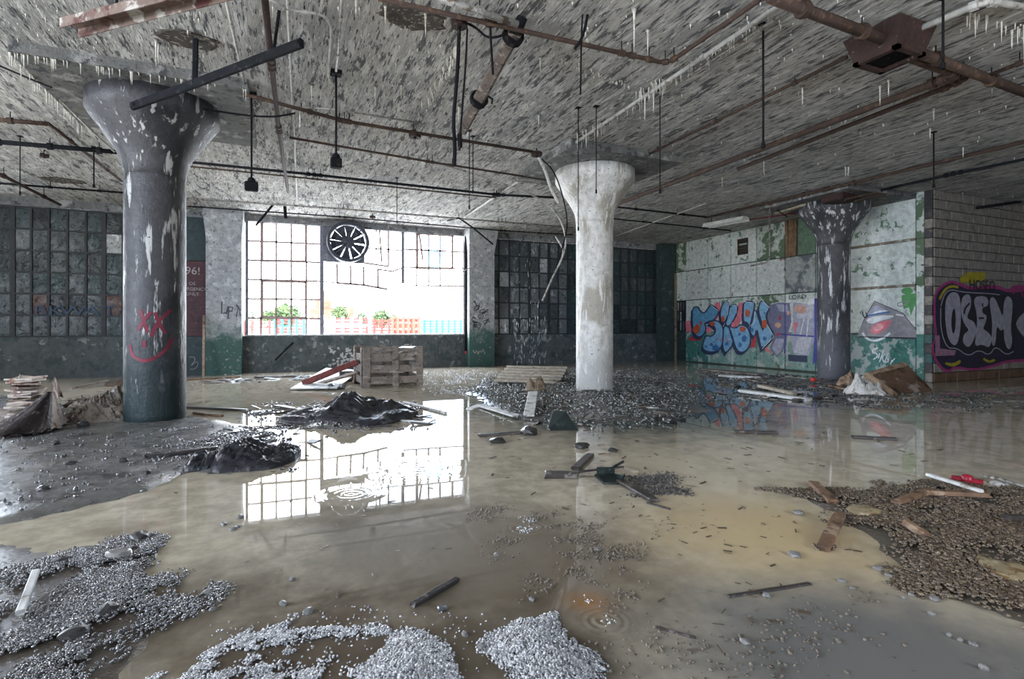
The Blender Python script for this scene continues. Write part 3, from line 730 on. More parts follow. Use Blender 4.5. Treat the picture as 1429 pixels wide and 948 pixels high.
for st_ in ([(285, 668), (245, 680), (232, 705), (275, 715), (285, 745), (245, 770)], [(300, 715), (290, 760)], [(335, 690), (300, 790), (300, 790)], [(350, 720), (318, 755), (345, 800)], [(375, 712), (340, 800), (375, 790), (380, 762), (350, 765)], [(410, 775), (395, 815)], [(435, 760), (400, 800)]): d2.line(smooth(st_, 2, False), 10, tagm, 'white_tag')

d3 = Decal((1290, 360), 4.74, VC, wall_block, .0285)
d3.fill(smooth([(60, 260), (95, 190), (170, 145), (240, 165), (300, 195), (480, 175), (550, 215), (600, 175), (700, 190), (700, 690), (560, 690), (430, 730), (320, 750), (200, 730), (150, 770), (75, 700), (40, 600), (75, 505), (60, 420)], 1), mag, 'magenta_edge')
d3.fill(smooth([(72, 265), (105, 205), (170, 162), (235, 185), (300, 215), (480, 200), (560, 235), (700, 215), (700, 670), (560, 672), (430, 715), (320, 735), (200, 715), (150, 750), (90, 690), (55, 600), (88, 510), (74, 420)], 1), drk, 'dark_ground')
d3.line(smooth([(100, 275), (130, 215), (175, 185), (225, 195)], 2, False), 16, yel); d3.fill(smooth([(135, 690), (190, 700), (240, 670), (240, 700), (190, 722), (140, 708)], 1), yel); d3.line(smooth([(390, 668), (430, 690), (465, 675)], 2, False), 16, yel)
d3.fill([(72, 515), (100, 512), (104, 600), (210, 612), (200, 645), (72, 650)], paint('dusty_rose', (.30, .16, .22)))
d3.fill([(235, 130), (290, 95), (405, 95), (400, 150), (330, 165), (240, 165)], yel)
d3.fill(smooth([(110, 330), (140, 230), (180, 210), (240, 225), (330, 235), (430, 240), (500, 245), (560, 235), (605, 300), (600, 600), (540, 645), (470, 580), (430, 650), (360, 605), (290, 655), (230, 600), (160, 615), (110, 500)], 1), blk, 'letter_ground')
d3.line(smooth([(108, 320), (135, 232), (180, 208), (240, 225), (330, 232), (430, 236), (500, 245)], 2, False), 6, silv); d3.line(smooth([(108, 330), (108, 480), (150, 600), (215, 595), (290, 655), (360, 605), (430, 650), (470, 580), (540, 645), (590, 620)], 2, False), 6, silv)
O1 = [(135, 300), (160, 240), (200, 222), (232, 245), (243, 340), (240, 470), (215, 590), (165, 560), (140, 460)]
d3.fill(smooth(O1, 2), silv, 'letter'); d3.fill(smooth([(178, 400), (190, 330), (205, 345), (208, 450), (195, 510), (180, 480)], 2), blk, 'letter_counter')
S_ = [(245, 265), (285, 235), (310, 260), (308, 330), (275, 400), (330, 420), (350, 480), (320, 560), (290, 598), (250, 560), (262, 500), (300, 480), (262, 440), (240, 360)]
d3.fill(smooth(S_, 2), silv, 'letter'); d3.line(smooth([(300, 300), (270, 330), (262, 370)], 2, False), 12, blk, 'letter_counter')
E3 = [(318, 260), (400, 250), (425, 280), (420, 320), (380, 330), (385, 370), (415, 380), (405, 430), (385, 470), (420, 490), (450, 530), (430, 600), (380, 570), (330, 590), (345, 480), (350, 380)]
d3.fill(smooth(E3, 2), silv, 'letter'); d3.line([(360, 400), (395, 398)], 12, blk); d3.line([(385, 300), (385, 325)], 8, blk)
M3 = [(425, 275), (460, 252), (495, 330), (520, 400), (525, 290), (550, 245), (585, 280), (582, 360), (570, 470), (585, 560), (560, 618), (528, 560), (525, 460), (505, 490), (478, 440), (470, 590), (440, 570), (452, 430)]
d3.fill(smooth(M3, 2), silv, 'letter'); K3b = [(600, 420), (690, 330), (700, 400), (650, 440), (700, 520), (690, 560), (620, 480)]
d3.fill(smooth(K3b, 1), silv, 'letter'); d3.line([(590, 240), (600, 190), (640, 190), (650, 260)], 10, mag)
text_on_v('HOSEO', 1290 + 385 / 4.74, 360 + 214 / 4.74, 15, blk, wall_block, VC - .05, wscale=.95)

# letters on the dark panes, pilasters and low wall
bpm = paint('faded_blue', (.018, .05, .10))
for ch, x in zip('BKWAT', (56, 78, 102, 128, 152)): text_on_v(ch, x, 440, 14, bpm, win2, VW - .045, wscale=1.5)
stn = paint('stencil_white', (.34, .31, .31))
for body, y in (('OS', 398), ('EMERGENCY', 405.5), ('ONLY', 412.5)): text_on_v(body, 268, y, 4.6, stn, leaf, V0 + .015)
text_on_v('96!', 269, 383, 11, stn, leaf, V0 + .014)
dd = Decal((160, 420), 7.52, V0 + .02, leaf, .004)
dd.line(smooth([(800, 10), (830, 110), (900, 60), (890, 10), (830, 0), (840, 130), (910, 140)], 2, False), 8, blk, 'black_tag'); dd.line(smooth([(800, 130), (830, 240), (860, 160), (880, 250), (890, 150), (930, 240)], 2, False), 8, blk, 'black_tag'); dd.line([(790, 290), (880, 285)], 8, blk, 'black_tag'); dd.line([(790, 330), (860, 325)], 8, blk, 'black_tag')
dd.parent = kick; dd.line(smooth([(785, 590), (840, 590), (845, 630), (790, 690), (860, 630), (880, 660), (850, 715), (790, 720)], 2, False), 5, stn, 'pale_tag')
dp1 = Decal((160, 420), 7.52, V0 - .35, wall_back, .004)
for st_ in ([(1125, 10), (1122, 130), (1165, 125)], [(1170, 140), (1190, 60), (1240, 70), (1230, 110), (1185, 105)], [(1195, 60), (1190, 190)], [(1275, 170), (1300, 60), (1320, 160)], [(1275, 40), (1320, 100)]): dp1.line(st_, 16, paint('grey_tag', (.07, .07, .085)), 'pilaster_tag')
dp2 = Decal((640, 270), 2.872, V0 - .35, wall_back, .004); r_ = random.Random(4)
for k in range(9):
    x, y = 62 + r_.uniform(0, 62), 440 + k * 12; pts = [(x, y)]
    for q in range(6): pts.append((min(128, max(50, x + r_.uniform(-20, 20))), y + r_.uniform(-16, 22)))
    dp2.line(smooth(pts, 2, False), 2.6, blk, 'pilaster_scribble')
dp2.line(smooth([(58, 628), (66, 645), (72, 625), (78, 650), (84, 628), (92, 640), (98, 622), (106, 645)], 2, False), 3, stn, 'pale_tag')
chip = paint('chipped_white', (.42, .43, .43)); ds = Decal((320, 270), 3.268, V0, wall_back, .004)
for body, x, y, h in (('NAT', 1000 / 3.268 + 320, 700 / 3.268 + 270, 9), ('816', 970 / 3.268 + 320, 738 / 3.268 + 270, 9)): text_on_v(body, x, y, h, paint('soot_tag', (.035, .04, .045)), wall_back, V0 - .006, wscale=1.3)
for k in range(34):
    x, y = 450 + r_.uniform(0, 105), 700 + r_.uniform(0, 82); ds.fill([(x, y), (x + r_.uniform(5, 17), y + r_.uniform(-3, 3)), (x + r_.uniform(4, 12), y + r_.uniform(6, 17)), (x - 2, y + r_.uniform(4, 14))], chip, 'paint_chip')

# sprayed face on the dark column
c1 = columns[0]
def on_col(pts, wd, m_, name):
    """line of paint wrapped on the shaft, pts in crop pixels of (160,420) x7.52"""
    u, v = COLS[0]; mb = MB(); q = []
    for x, y in pts:
        px, py = 160 + x / 7.52, 420 + y / 7.52; dr = ray(px, py); a = dr.x ** 2 + dr.y ** 2; b = -2 * (dr.x * u + dr.y * v); c = u * u + v * v - (CR + .004) ** 2
        t = (-b - math.sqrt(max(0, b * b - 4 * a * c))) / (2 * a); q.append(Vector((dr.x * t, dr.y * t, HC + dr.z * t)))
    L_, R_ = [], []
    for i, p in enumerate(q):
        t = (q[min(i + 1, len(q) - 1)] - q[max(0, i - 1)]).normalized(); n = Vector((p.x - u, p.y - v, 0)).normalized(); s_ = t.cross(n) * wd / 2 * random.uniform(.7, 1.15)
        for lst, e in ((L_, p + s_), (R_, p - s_)):
            f = (CR + .004) / math.hypot(e.x - u, e.y - v); lst.append((u + (e.x - u) * f, v + (e.y - v) * f, e.z))
    n = len(q); mb.add(L_ + R_, [(i, i + 1, n + i + 1, n + i) for i in range(n - 1)]); mb.build(name, m_, shafts[0])
for st_ in ([(265, 95), (300, 200), (345, 330)], [(380, 115), (320, 190), (240, 310)], [(425, 120), (460, 230), (535, 345)], [(590, 100), (480, 190), (420, 290), (380, 375)], [(160, 460), (175, 560), (230, 610), (310, 635), (400, 612), (500, 550), (570, 470), (605, 395)], [(305, 420), (312, 490)]):
    on_col(smooth(st_, 3, False), .042, brnp, 'sprayed_face_line')
# ------------------------------------------------------------------ under the ceiling
def C(x, y, z=3.965): return P(x, y, z)
def bend(pts, r=.10, n=5):
    """round the corners of a pipe run"""
    pts = [Vector(p) for p in pts]; out = [pts[0]]
    for i in range(1, len(pts) - 1):
        a, b, c = pts[i - 1], pts[i], pts[i + 1]; ra = min(r, (a - b).length * .45); rc = min(r, (c - b).length * .45)
        p, q = b + (a - b).normalized() * ra, b + (c - b).normalized() * rc
        for k in range(n + 1):
            t = k / n; out.append(p * (1 - t) ** 2 + b * 2 * t * (1 - t) + q * t * t)
    return out + [pts[-1]]
def pipe(name, pts, r, m, label, cat='pipe', group='conduits and pipes under the ceiling', clips=0, boxes=(), n=8):
    """one run of pipe with its couplings and straps"""
    pts = bend(pts, .12); t = empty(name, pts[0], label, cat, group)
    mb = MB(); mb.tube(pts, r, n); mb.build('run', m, t, smooth=True)
    for k in range(clips):
        f = (k + .5) / clips; a = pts[0].lerp(pts[-1], f)
        if len(pts) > 2:
            i = min(len(pts) - 2, int(f * (len(pts) - 1))); g = f * (len(pts) - 1) - i; a = pts[i].lerp(pts[i + 1], g); dr = (pts[i + 1] - pts[i]).normalized()
        else: dr = (pts[-1] - pts[0]).normalized()
        mb = MB(); mb.tube([a - dr * .03, a + dr * .03], r * 1.5, 8); mb.build('coupling', m, t)
        if a.z > 3.6:
            mb = MB(); mb.tube([a, Vector((a.x, a.y, CEIL))], .006, 5); mb.build('hanger', black_m, t)
    return t
pale_m = M('pale_conduit', (.42, .41, .38), [((.20, .16, .12), 16, .55, .1)], rough=.6, bump=.2)
runs = [
 # along the hall (towards the bright window wall)
 ('conduit', [C(1095, 3), C(643, 307)], .022, pale_m, 'long pale conduit along a ceiling seam past the whitewashed column', 5),
 ('conduit', [C(1105, 12), C(960, 106)], .018, steel_m, 'short grey conduit beside the long pale seam conduit', 2),
 ('conduit', [C(1182, 80), C(885, 225)], .020, rust_m, 'thin brown conduit from the rusted box to the whitewashed column', 3),
 ('steam_pipe', [C(1262, 78, 3.88), C(1334, 104, 3.88), C(1316, 111, 3.88), C(861, 285, 3.88)], .045, rust_m, 'thick orange-rusted pipe with an elbow by the rusted ceiling box', 5),
 ('steam_pipe', [C(1290, 84, 3.90), C(1352, 104, 3.90), C(1330, 118, 3.90), C(1030, 236, 3.90)], .032, rust_m, 'second rusted pipe hugging the thick orange-rusted pipe', 4),
 ('conduit', [C(1480, 186), C(1153, 264), C(985, 304)], .030, rust_m, 'rusty conduit crossing above the dripping dark column', 4),
 ('conduit', [C(1480, 212), C(1330, 243), C(1190, 274)], .026, dark_m, 'dark conduit running into the box above the dripping dark column', 3),
 ('conduit', [C(67, 172), C(170, 253)], .022, rust_m, 'brown conduit crossing the ceiling beyond the dark flaking column', 2),
 ('conduit', [C(64, 213), C(171, 288)], .022, pale_m, 'white painted conduit ending near the plastic-covered window', 2),
 ('conduit', [C(314, -6), C(344, 129)], .014, pale_m, 'pale conduit ending at the pendant box drop', 2),
 ('conduit', [C(401, -6), C(411, 196), C(415, 290)], .014, pale_m, 'pale conduit running straight to the bright window', 5),
 ('conduit', [C(478, -6), C(469, 99)], .014, steel_m, 'grey conduit feeding the second pendant box', 2),
 ('conduit', [C(372, -4), C(402, 14), C(452, 20), C(463, 36), C(458, 110), C(468, 121)], .013, pale_m, 'S-bent pale conduit on the flaking ceiling', 2),
 ('sprinkler_pipe', [C(369, -8, 3.80), C(379, 90, 3.80), C(389, 180, 3.80), C(402, 268, 3.80)], .028, rustr_m, 'knobbly red-rusted sprinkler pipe pointing at the bright window', 6),
 ('conduit', [C(1256, 52), C(1376, 1), C(1440, 12)], .030, pale_m, 'pale thick conduit curving away from the rusted ceiling box', 2),
 # across the hall
 ('conduit', [C(528, -2, 3.90), C(880, 77, 3.90), C(931, 89, 3.90), C(1060, 0, 3.90)], .022, rust_m, 'brown conduit crossing the hall with a sharp elbow', 5),
 ('conduit', [C(612, -3, 3.90), C(722, 34, 3.90)], .032, steel_m, 'stout grey conduit above the hanging trough', 1),
 ('conduit', [C(340, 131, 3.90), C(480, 169, 3.90), C(744, 212, 3.90)], .024, rust_m, 'rusty conduit with an octagonal box crossing to the frayed box', 5),
 ('conduit', [C(418, 176, 3.90), C(418, 150, 3.95), C(462, 152, 3.90), C(588, 172, 3.90)], .012, steel_m, 'small bent conduit below the S-bent one', 2),
 ('conduit', [C(404, 192, 3.90), C(600, 226, 3.90), C(768, 252, 3.90)], .018, rust_m, 'thin brown conduit crossing to the whitewashed column capital', 4),
 ('conduit', [C(262, 226, 3.90), C(440, 244, 3.90), C(695, 272, 3.90), C(778, 276, 3.90)], .024, dark_m, 'dark doubled conduit crossing behind the dark column', 6),
 ('conduit', [C(262, 232, 3.90), C(440, 250, 3.90), C(692, 276, 3.90)], .014, rust_m, 'thin rusty conduit hugging the dark doubled conduit', 4),
 ('conduit', [C(262, 277, 3.90), C(480, 292, 3.90), C(700, 310, 3.90), C(800, 318, 3.90)], .022, steel_m, 'grey conduit crossing in front of the bright window head', 6),
 ('conduit', [C(262, 288, 3.90), C(480, 303, 3.90), C(700, 322, 3.90), C(800, 328, 3.90)], .016, dark_m, 'thin dark conduit close to the bright window head', 5),
 ('conduit', [C(-40, 195, 3.90), C(172, 213, 3.90)], .036, dark_m, 'thick dark pipe crossing in front of the plastic-covered window', 3),
 ('pipe_stub', [C(-40, 164, 3.90), C(67, 173, 3.90)], .030, rust_m, 'cut-off brown pipe stub near the dark column', 1),
 ('conduit', [C(-40, 253, 3.90), C(172, 269, 3.90)], .020, dark_m, 'thin dark conduit above the plastic-covered window', 3),
 ('conduit', [C(-30, 228, 3.85), C(84, 286, 3.85)], .030, rustr_m, 'slanting red-rusted pipe above the plastic-covered window', 2),
 ('duct_pipe', [C(1075, -4, 3.88), C(1240, 58, 3.88)], .050, rust_m, 'heavy rusted pipe entering the rusted ceiling box', 2),
 ('duct_pipe', [C(1262, 66, 3.88), C(1480, 148, 3.88)], .050, rust_m, 'heavy rusted pipe leaving the rusted ceiling box', 3),
 ('conduit', [C(1480, 66, 3.90), C(1372, 108, 3.90)], .022, rust_m, 'short brown conduit joining the heavy rusted pipe', 1),
 ('conduit', [C(852, 288, 3.90), C(985, 303, 3.90)], .022, dark_m, 'dark conduit between whitewashed column and fluorescent fixture', 2),
 ('conduit', [C(852, 305, 3.90), C(1020, 322, 3.90)], .018, dark_m, 'thin dark conduit near the panelled wall top', 2),
 ('conduit', [C(985, 284, 3.90), C(858, 330, 3.90)], .016, pale_m, 'pale thin conduit in the dim corner by the panelled wall', 2),
 ('conduit', [C(1110, 298, 3.85), C(990, 314, 3.85)], .020, M('dull_red_pipe', (.14, .02, .025), [((.06, .02, .02), 9, .52, .1)], rough=.5), 'dull red pipe along the top of the panelled wall', 2),
 ('conduit', [WV(1364, 290, VC - .12), WV(1500, 270, VC - .12)], .030, black_m, 'black pipe across the top of the cream block wall', 1),
]
for nm, pts, r, m_, lab, cl_ in runs: pipe(nm, pts, r, m_, lab, clips=cl_)

# hanging rods, pendants and wires
def hang(x, y0, y1, z=CEIL):
    a = P(x, y0, z); return a, Vector((a.x, a.y, zat(y1, depth(a))))
def rod(x, y0, y1, label, r=.008, m_=black_m, name='hanging_rod', tip=True):
    a, b = hang(x, y0, y1); t = empty(name, b, label, 'rod', 'rods hanging from the ceiling')
    mb = MB(); mb.tube([a, b], r, 6); mb.build('rod', m_, t, smooth=True)
    mb = MB(); mb.cbox((a.x - .035, a.y - .035, a.z - .012), (a.x + .035, a.y + .035, a.z), .004); mb.build('ceiling_plate', m_, t)
    if tip: mb = MB(); mb.tube([b, b + Vector((0, 0, .05))], r * 1.9, 6); mb.build('threaded_nut', m_, t)
    return t
for x, y0, y1, lab in [(1065, 33, 207, 'long black rod hanging under the thick orange-rusted pipe'), (921, 125, 270, 'thin black rod hanging beside the whitewashed capital'),
                       (1303, 184, 262, 'short black rod hanging before the cream block wall'), (1316, -4, 96, 'black rod hanging past the heavy rusted pipe'),
                       (807, 150, 322, 'long thin rod hanging in front of the whitewashed capital'), (655, 182, 292, 'thin rod hanging below the trough end'),
                       (660, 190, 270, 'short thin rod next to the trough end rod'), (832, 148, 270, 'thin rod hanging over the whitewashed drop panel'), (28, 190, 272, 'thin rod hanging before the plastic-covered window'), (131, 205, 262, 'short rod hanging close to the dark column'),
                       (554, 248, 312, 'thin wire rod hanging over the bright window')]:
    rod(x, y0, y1, lab, .007 if 'thin' in lab else .010)
def pendant(x, y0, y1, label, bx_=.075):
    a, b = hang(x, y0, y1); t = empty('pendant_box', b, label, 'pendant box', 'pendant outlet boxes')
    mb = MB(); mb.tube([a, b + Vector((0, 0, .05))], .012, 7); mb.build('stem', black_m, t, smooth=True)
    mb = MB(); mb.cbox((b.x - bx_, b.y - .05, b.z - .11), (b.x + bx_, b.y + .05, b.z), .012); mb.build('outlet_box', black_m, t)
    mb = MB(); mb.lathe([(.05, 0), (.04, .04), (.014, .06)], b, 10); mb.build('collar', black_m, t)
    mb = MB(); mb.cbox((a.x - .06, a.y - .06, a.z - .05), (a.x + .06, a.y + .06, a.z), .01); mb.build('ceiling_box', black_m, t)
pendant(351, 130, 254, 'black pendant outlet box hanging beside the dark flaking column'); pendant(469, 99, 221, 'black pendant outlet box hanging before the bright window', .06)

def octbox(p, r, label):
    t = empty('junction_box', p, label, 'junction box', 'junction boxes on the ceiling')
    mb = MB(); mb.lathe([(r, 0), (r * 1.05, .01), (r * 1.05, .05), (r * .9, .06)], (p.x, p.y, p.z - .03), 8); mb.build('box', rustr_m, t)
    mb = MB(); mb.lathe([(r * .25, -.015), (r * .3, 0.0), (r * .7, 0.002)], (p.x, p.y, p.z - .03), 8); mb.build('cover_knob', black_m, t)
    mb = MB(); mb.tube([p + Vector((0, 0, .02)), Vector((p.x, p.y, CEIL))], .012, 6); mb.build('stem', black_m, t)
for (x, y), r, lab in [((641, 33), .075, 'round rusted junction box with two dangling cables'), ((685, 30), .06, 'small dark junction box close to the trough'), ((579, 189), .085, 'octagonal junction box on the crossing rusty conduit'),
                       ((749, 215), .09, 'frayed junction box beside the whitewashed capital'), ((693, 272), .085, 'dark junction box where the seam conduit meets the doubled one'), ((62, 217), .06, 'small junction box at the white conduit end'), ((520, 303), .07, 'small junction box above the bright window')]:
    octbox(C(x, y, 3.93), r, lab)

# rusted ceiling box with its flange
bx_ = C(1240, 72, 3.84); t = empty('ceiling_box', bx_, 'large rusted sheet-metal box with open mouth under the ceiling', 'box')
mb = MB(); w2, w1, h_ = .34, .20, .17
lo = [(bx_.x - w1 / 1, bx_.y - w1, bx_.z - h_ / 2), (bx_.x + w1, bx_.y - w1, bx_.z - h_ / 2), (bx_.x + w1, bx_.y + w1, bx_.z - h_ / 2), (bx_.x - w1, bx_.y + w1, bx_.z - h_ / 2)]
up = [(bx_.x + sx * w2 * .8, bx_.y + sy * w2 * .8, CEIL - .01) for sx, sy in ((-1, -1), (1, -1), (1, 1), (-1, 1))]
mb.add(lo + up, [(0, 1, 5, 4), (1, 2, 6, 5), (2, 3, 7, 6), (3, 0, 4, 7)]); mb.build('sheet_sides', rustr_m, t)
mb = MB(); mb.box((bx_.x - w1 * .95, bx_.y - w1 * .95, bx_.z - h_ / 2 + .03), (bx_.x + w1 * .95, bx_.y + w1 * .95, bx_.z - h_ / 2 + .035)); mb.build('dark_mouth', black_m, t)
mb = MB()
for a, b in (((-w1, -w1), (w1, -w1 + .03)), ((-w1, w1 - .03), (w1, w1)), ((-w1, -w1), (-w1 + .03, w1)), ((w1 - .03, -w1), (w1, w1))): mb.box((bx_.x + a[0] - .012, bx_.y + a[1] - .012, bx_.z - h_ / 2 - .012), (bx_.x + b[0] + .012, bx_.y + b[1] + .012, bx_.z - h_ / 2 + .02))
mb.build('rim', rustr_m, t)
mb = MB(); mb.add([(bx_.x - w2, bx_.y - .06, CEIL - .05), (bx_.x - w2, bx_.y + .10, CEIL - .05), (bx_.x - w1, bx_.y + .10, bx_.z - .05), (bx_.x - w1, bx_.y - .06, bx_.z - .05)], [(0, 1, 2, 3)]); mb.build('bent_flap', rustr_m, t)
p = C(1172, 276, 3.86); t = empty('ceiling_box', p, 'small rusted box on brackets beside the dripping dark column capital', 'box')
mb = MB(); mb.cbox((p.x - .28, p.y - .25, p.z - .10), (p.x + .22, p.y + .22, p.z + .10), .02); mb.build('body', rustr_m, t)
for k in (-1, 1): mb = MB(); mb.plank((p.x + .15 * k, p.y - .2, p.z - .1), (p.x + .15 * k + .5, p.y - .5, p.z + .02), .10, .04); mb.build('bracket', rust_m, t)

# fluorescent trough fixture by the panelled wall
a, b = P(985, 318, 3.72), P(1041, 308, 3.72); dr = (b - a).normalized(); sd = Vector((-dr.y, dr.x, 0))
t = empty('fluorescent_fixture', (a + b) / 2, 'white fluorescent trough fixture hanging by the panelled wall', 'light fixture')
sec = [(-.16, 0.0), (-.10, .10), (.10, .10), (.16, 0.0), (.12, .005), (.07, .075), (-.07, .075), (-.12, .005)]; mb = MB(); vs = [p_ + sd * x + Vector((0, 0, z)) for p_ in (a, b) for x, z in sec]
mb.add(vs, [(i, (i + 1) % 8, 8 + (i + 1) % 8, 8 + i) for i in range(8)] + [tuple(range(8)), tuple(range(15, 7, -1))]); fix_normals(mb.build('reflector', M('enamel_white', (.62, .62, .6), [((.35, .25, .15), 5, .6, .08)], rough=.5), t))
for s_ in (-.04, .04): mb = MB(); mb.tube([a + sd * s_ + Vector((0, 0, .03)), b + sd * s_ + Vector((0, 0, .03))], .015, 8); mb.build('tube_lamp', M('dead_tube', (.7, .7, .68), rough=.3), t, smooth=True)
for f in (.15, .85): q = a.lerp(b, f) + Vector((0, 0, .10)); mb = MB(); mb.tube([q, Vector((q.x, q.y, CEIL))], .008, 5); mb.build('chain', black_m, t)
# bare light channel on the ceiling nearby
q0, q1 = P(1085, 297, 3.9), P(1128, 284, 3.9); t = tag(MB().plank(q0, q1, .16, .08).build('light_channel', M('tan_channel', (.33, .28, .2), [((.16, .12, .08), 8, .53, .1)], rough=.6), org=q0), 'tan bare light channel fixed to ceiling over panelled wall', 'light fixture')
# conduit dropping down the panelled wall
a, b = hang(1074, 284, 366); l_ = WU(1052, 366, U0 - .3)
t = empty('drop_conduit', b, 'conduit dropping from ceiling and hooking towards the panelled wall', 'conduit'); mb = MB(); mb.tube(bend([a, b, b + Vector((.0, .55, -.03))], .18), .018, 7); mb.build('run', steel_m, t, smooth=True); mb = MB(); mb.cbox(tuple(a - Vector((.05, .05, .05))), (a.x + .05, a.y + .05, CEIL), .01); mb.build('box', black_m, t)
a, b = hang(1074, 286, 300); mb = MB(); mb.tube([a, a + Vector((.35, -.2, -.30))], .012, 6); mb.build('brace', black_m, t)

# the hanging light trough with cables
a, b = P(719, 45, 3.92), P(645, 182, 3.60); t = empty('hanging_trough', (a + b) / 2, 'rotten brown cable trough hanging loose from the ceiling', 'trough')
mb = MB(); mb.plank(a, b, .13, .11, roll=.5, st=9, jag=.4); mb.build('trough_body', M('rotten_trough', (.12, .095, .08), [((.28, .24, .2), 7, .53, .1), ((.04, .03, .03), 12, .55, .08)], rough=.85, bump=.5), t)
mb = MB(); mb.tube([a + Vector((.0, -.02, -.02)), Vector((a.x + .03, a.y - .1, CEIL))], .05, 8); mb.build('hanger_bracket', black_m, t)
for f in (.03, .62): q = a.lerp(b, f); dr = (b - a).normalized(); mb = MB(); mb.tube([q - dr * .03, q + dr * .03], .105, 10); mb.build('band', black_m, t)
dr = (b - a).normalized(); mb = MB(); mb.tube([b, b + dr * .12, b + Vector((-.02, .02, -.20))], .03, 6); mb.build('broken_end', black_m, t)
q = a.lerp(b, .55); mb = MB(); mb.tube([q + Vector((.06, 0, -.02)), q + Vector((.12, 0, -.05)), q + Vector((.11, 0, -.10))], .012, 5); mb.build('hook', black_m, t)
def wire(pts, r, m_, label, name='hanging_cable', n=6, it=3):
    P_ = [Vector(p) for p in pts]
    for _ in range(it):
        q = [P_[0]]
        for i in range(len(P_) - 1): q += [P_[i] * .75 + P_[i + 1] * .25, P_[i] * .25 + P_[i + 1] * .75]
        P_ = q + [P_[-1]]
    mb = MB(); mb.tube(P_, r, n); o = mb.build(name, m_, org=P_[0], smooth=True); return tag(o, label, 'cable', 'cables hanging from the ceiling')
def path(px, d0, d1=None):
    n = len(px); return [AT(x, y, d0 + ((d1 or d0) - d0) * i / max(1, n - 1)) for i, (x, y) in enumerate(px)]
j1 = depth(C(641, 36, 3.93)); j2 = depth(C(749, 215, 3.93))
wire(path([(641, 38), (638, 110), (632, 170), (635, 200), (634, 232)], j1), .018, black_m, 'thick black cable dangling from the round rusted box')
wire(path([(652, 40), (650, 90), (645, 150), (641, 210)], j1), .010, black_m, 'thin black cable dangling beside the thick one')
wire(path([(646, 30), (664, 38), (680, 54), (702, 50), (716, 40)], j1, depth(a)), .012, black_m, 'black cable looping from round rusted box to trough')
wire(path([(684, 30), (685, 60), (688, 104)], depth(C(685, 30, 3.93))), .012, black_m, 'short cable dangling from the small dark box')
wire(path([(760, -6), (748, 12), (735, 25), (724, 38)], j1, depth(a)), .014, black_m, 'cable sagging onto the trough hanger')
wire(path([(821, -6), (820, 25), (812, 55), (802, 68)], 4.9), .014, black_m, 'black cable end curling down from the ceiling')
wire(path([(814, -6), (811, 60), (810, 132)], 4.9), .009, black_m, 'long chain-like wire dangling beside the curling cable')
wire(path([(752, 220), (762, 240), (768, 262), (780, 284)], j2), .026, pale_m, 'stiff pale cable bent down from the frayed box')
wire(path([(756, 222), (775, 240), (790, 290), (792, 318), (787, 338), (776, 374)], j2, j2 + .3), .012, black_m, 'black cable draped down the whitewashed column')
wire(path([(540, 212), (590, 222), (640, 236), (700, 256), (740, 270), (768, 288), (785, 310), (792, 345), (772, 385), (757, 420)], 9.2, 9.3), .016, steel_m, 'long sagging cable crossing to the whitewashed column')
wire(path([(775, 330), (788, 350), (780, 372), (776, 372)], j2 + .3), .014, pale_m, 'pale loose strip dangling near the whitewashed column')
wire(path([(-5, 90), (60, 118), (72, 122)], 5.8), .010, black_m, 'thin wire crossing the dark column drop panel')
wire(path([(70, 125), (180, 132), (250, 146), (330, 160), (380, 164), (412, 158)], 6.3, 6.6), .012, black_m, 'black cable strung below the dark column drop panel')
wire(path([(70, 126), (95, 150), (130, 185), (160, 212)], 6.3, 7.2), .012, pale_m, 'pale cable strung behind the dark column capital')
# bent stays in front of the window
t = empty('bent_strut', AT(398, 265, 12.5), 'bent steel strut dangling before the bright window', 'strut')
for p0, p1, r in (((398, 265), (357, 315), .03), ((393, 246), (399, 305), .035)): mb = MB(); mb.tube([AT(*p0, 12.5), AT(*p1, 12.5)], r, 6); mb.build('bar', black_m, t)
mb = MB(); q = AT(393, 246, 12.5); mb.cbox((q.x - .12, q.y - .04, q.z - .02), (q.x + .12, q.y + .04, q.z + .06), .01); mb.build('bracket', black_m, t); mb = MB(); mb.tube([q, Vector((q.x, q.y, CEIL))], .012, 5); mb.build('hanger', black_m, t)
pts = [P(625, 308, 3.9), P(640, 304, 3.9), AT(660, 318, 14.2), AT(688, 341, 14.4)]; t = empty('broken_conduit', pts[0], 'broken conduit bent down over the pilaster by the bright window', 'conduit'); mb = MB(); mb.tube(bend(pts, .1), .022, 7); mb.build('run', black_m, t, smooth=True); mb = MB(); q = pts[1]; mb.tube([q, Vector((q.x, q.y, CEIL))], .01, 5); mb.build('hanger', black_m, t)
pts = [WV(670, 366, V0 - .38), WV(632, 387, V0 - .5)]; t = tag(MB().tube(pts, .014, 6).build('window_stay', pale_m, org=pts[0]), 'thin pale window stay sticking out from the pilaster', 'rod')

# steel strut and hollow beam by the dark column
a, b = P(185, 149, 3.58), P(421, 60, 3.68); t = empty('steel_strut', (a + b) / 2, 'long dark steel strut slung below the ceiling before the capital', 'strut')
mb = MB(); mb.plank(a, b, .05, .085, jag=.1, st=4); mb.build('channel', dark_m, t)
for f in (0.02, .985): q = a.lerp(b, f); mb = MB(); mb.tube([q - Vector((.0, .05, 0)), q + Vector((.0, .05, 0))], .018, 6); mb.build('bolt', black_m, t)
q = a.lerp(b, .42); mb = MB(); mb.plank(q, Vector((q.x + .02, q.y - .12, CEIL)), .05, .05); mb.build('upright', dark_m, t)
q = a.lerp(b, .86); mb = MB(); mb.tube([q, Vector((q.x + .05, q.y - .1, CEIL))], .014, 6); mb.build('hanger', black_m, t)
a, b = P(97, 41, 3.60), P(330, -18, 3.72); t = empty('hollow_beam', (a + b) / 2, 'rusted hollow sheet beam hanging at the ceiling before the dark column', 'beam')
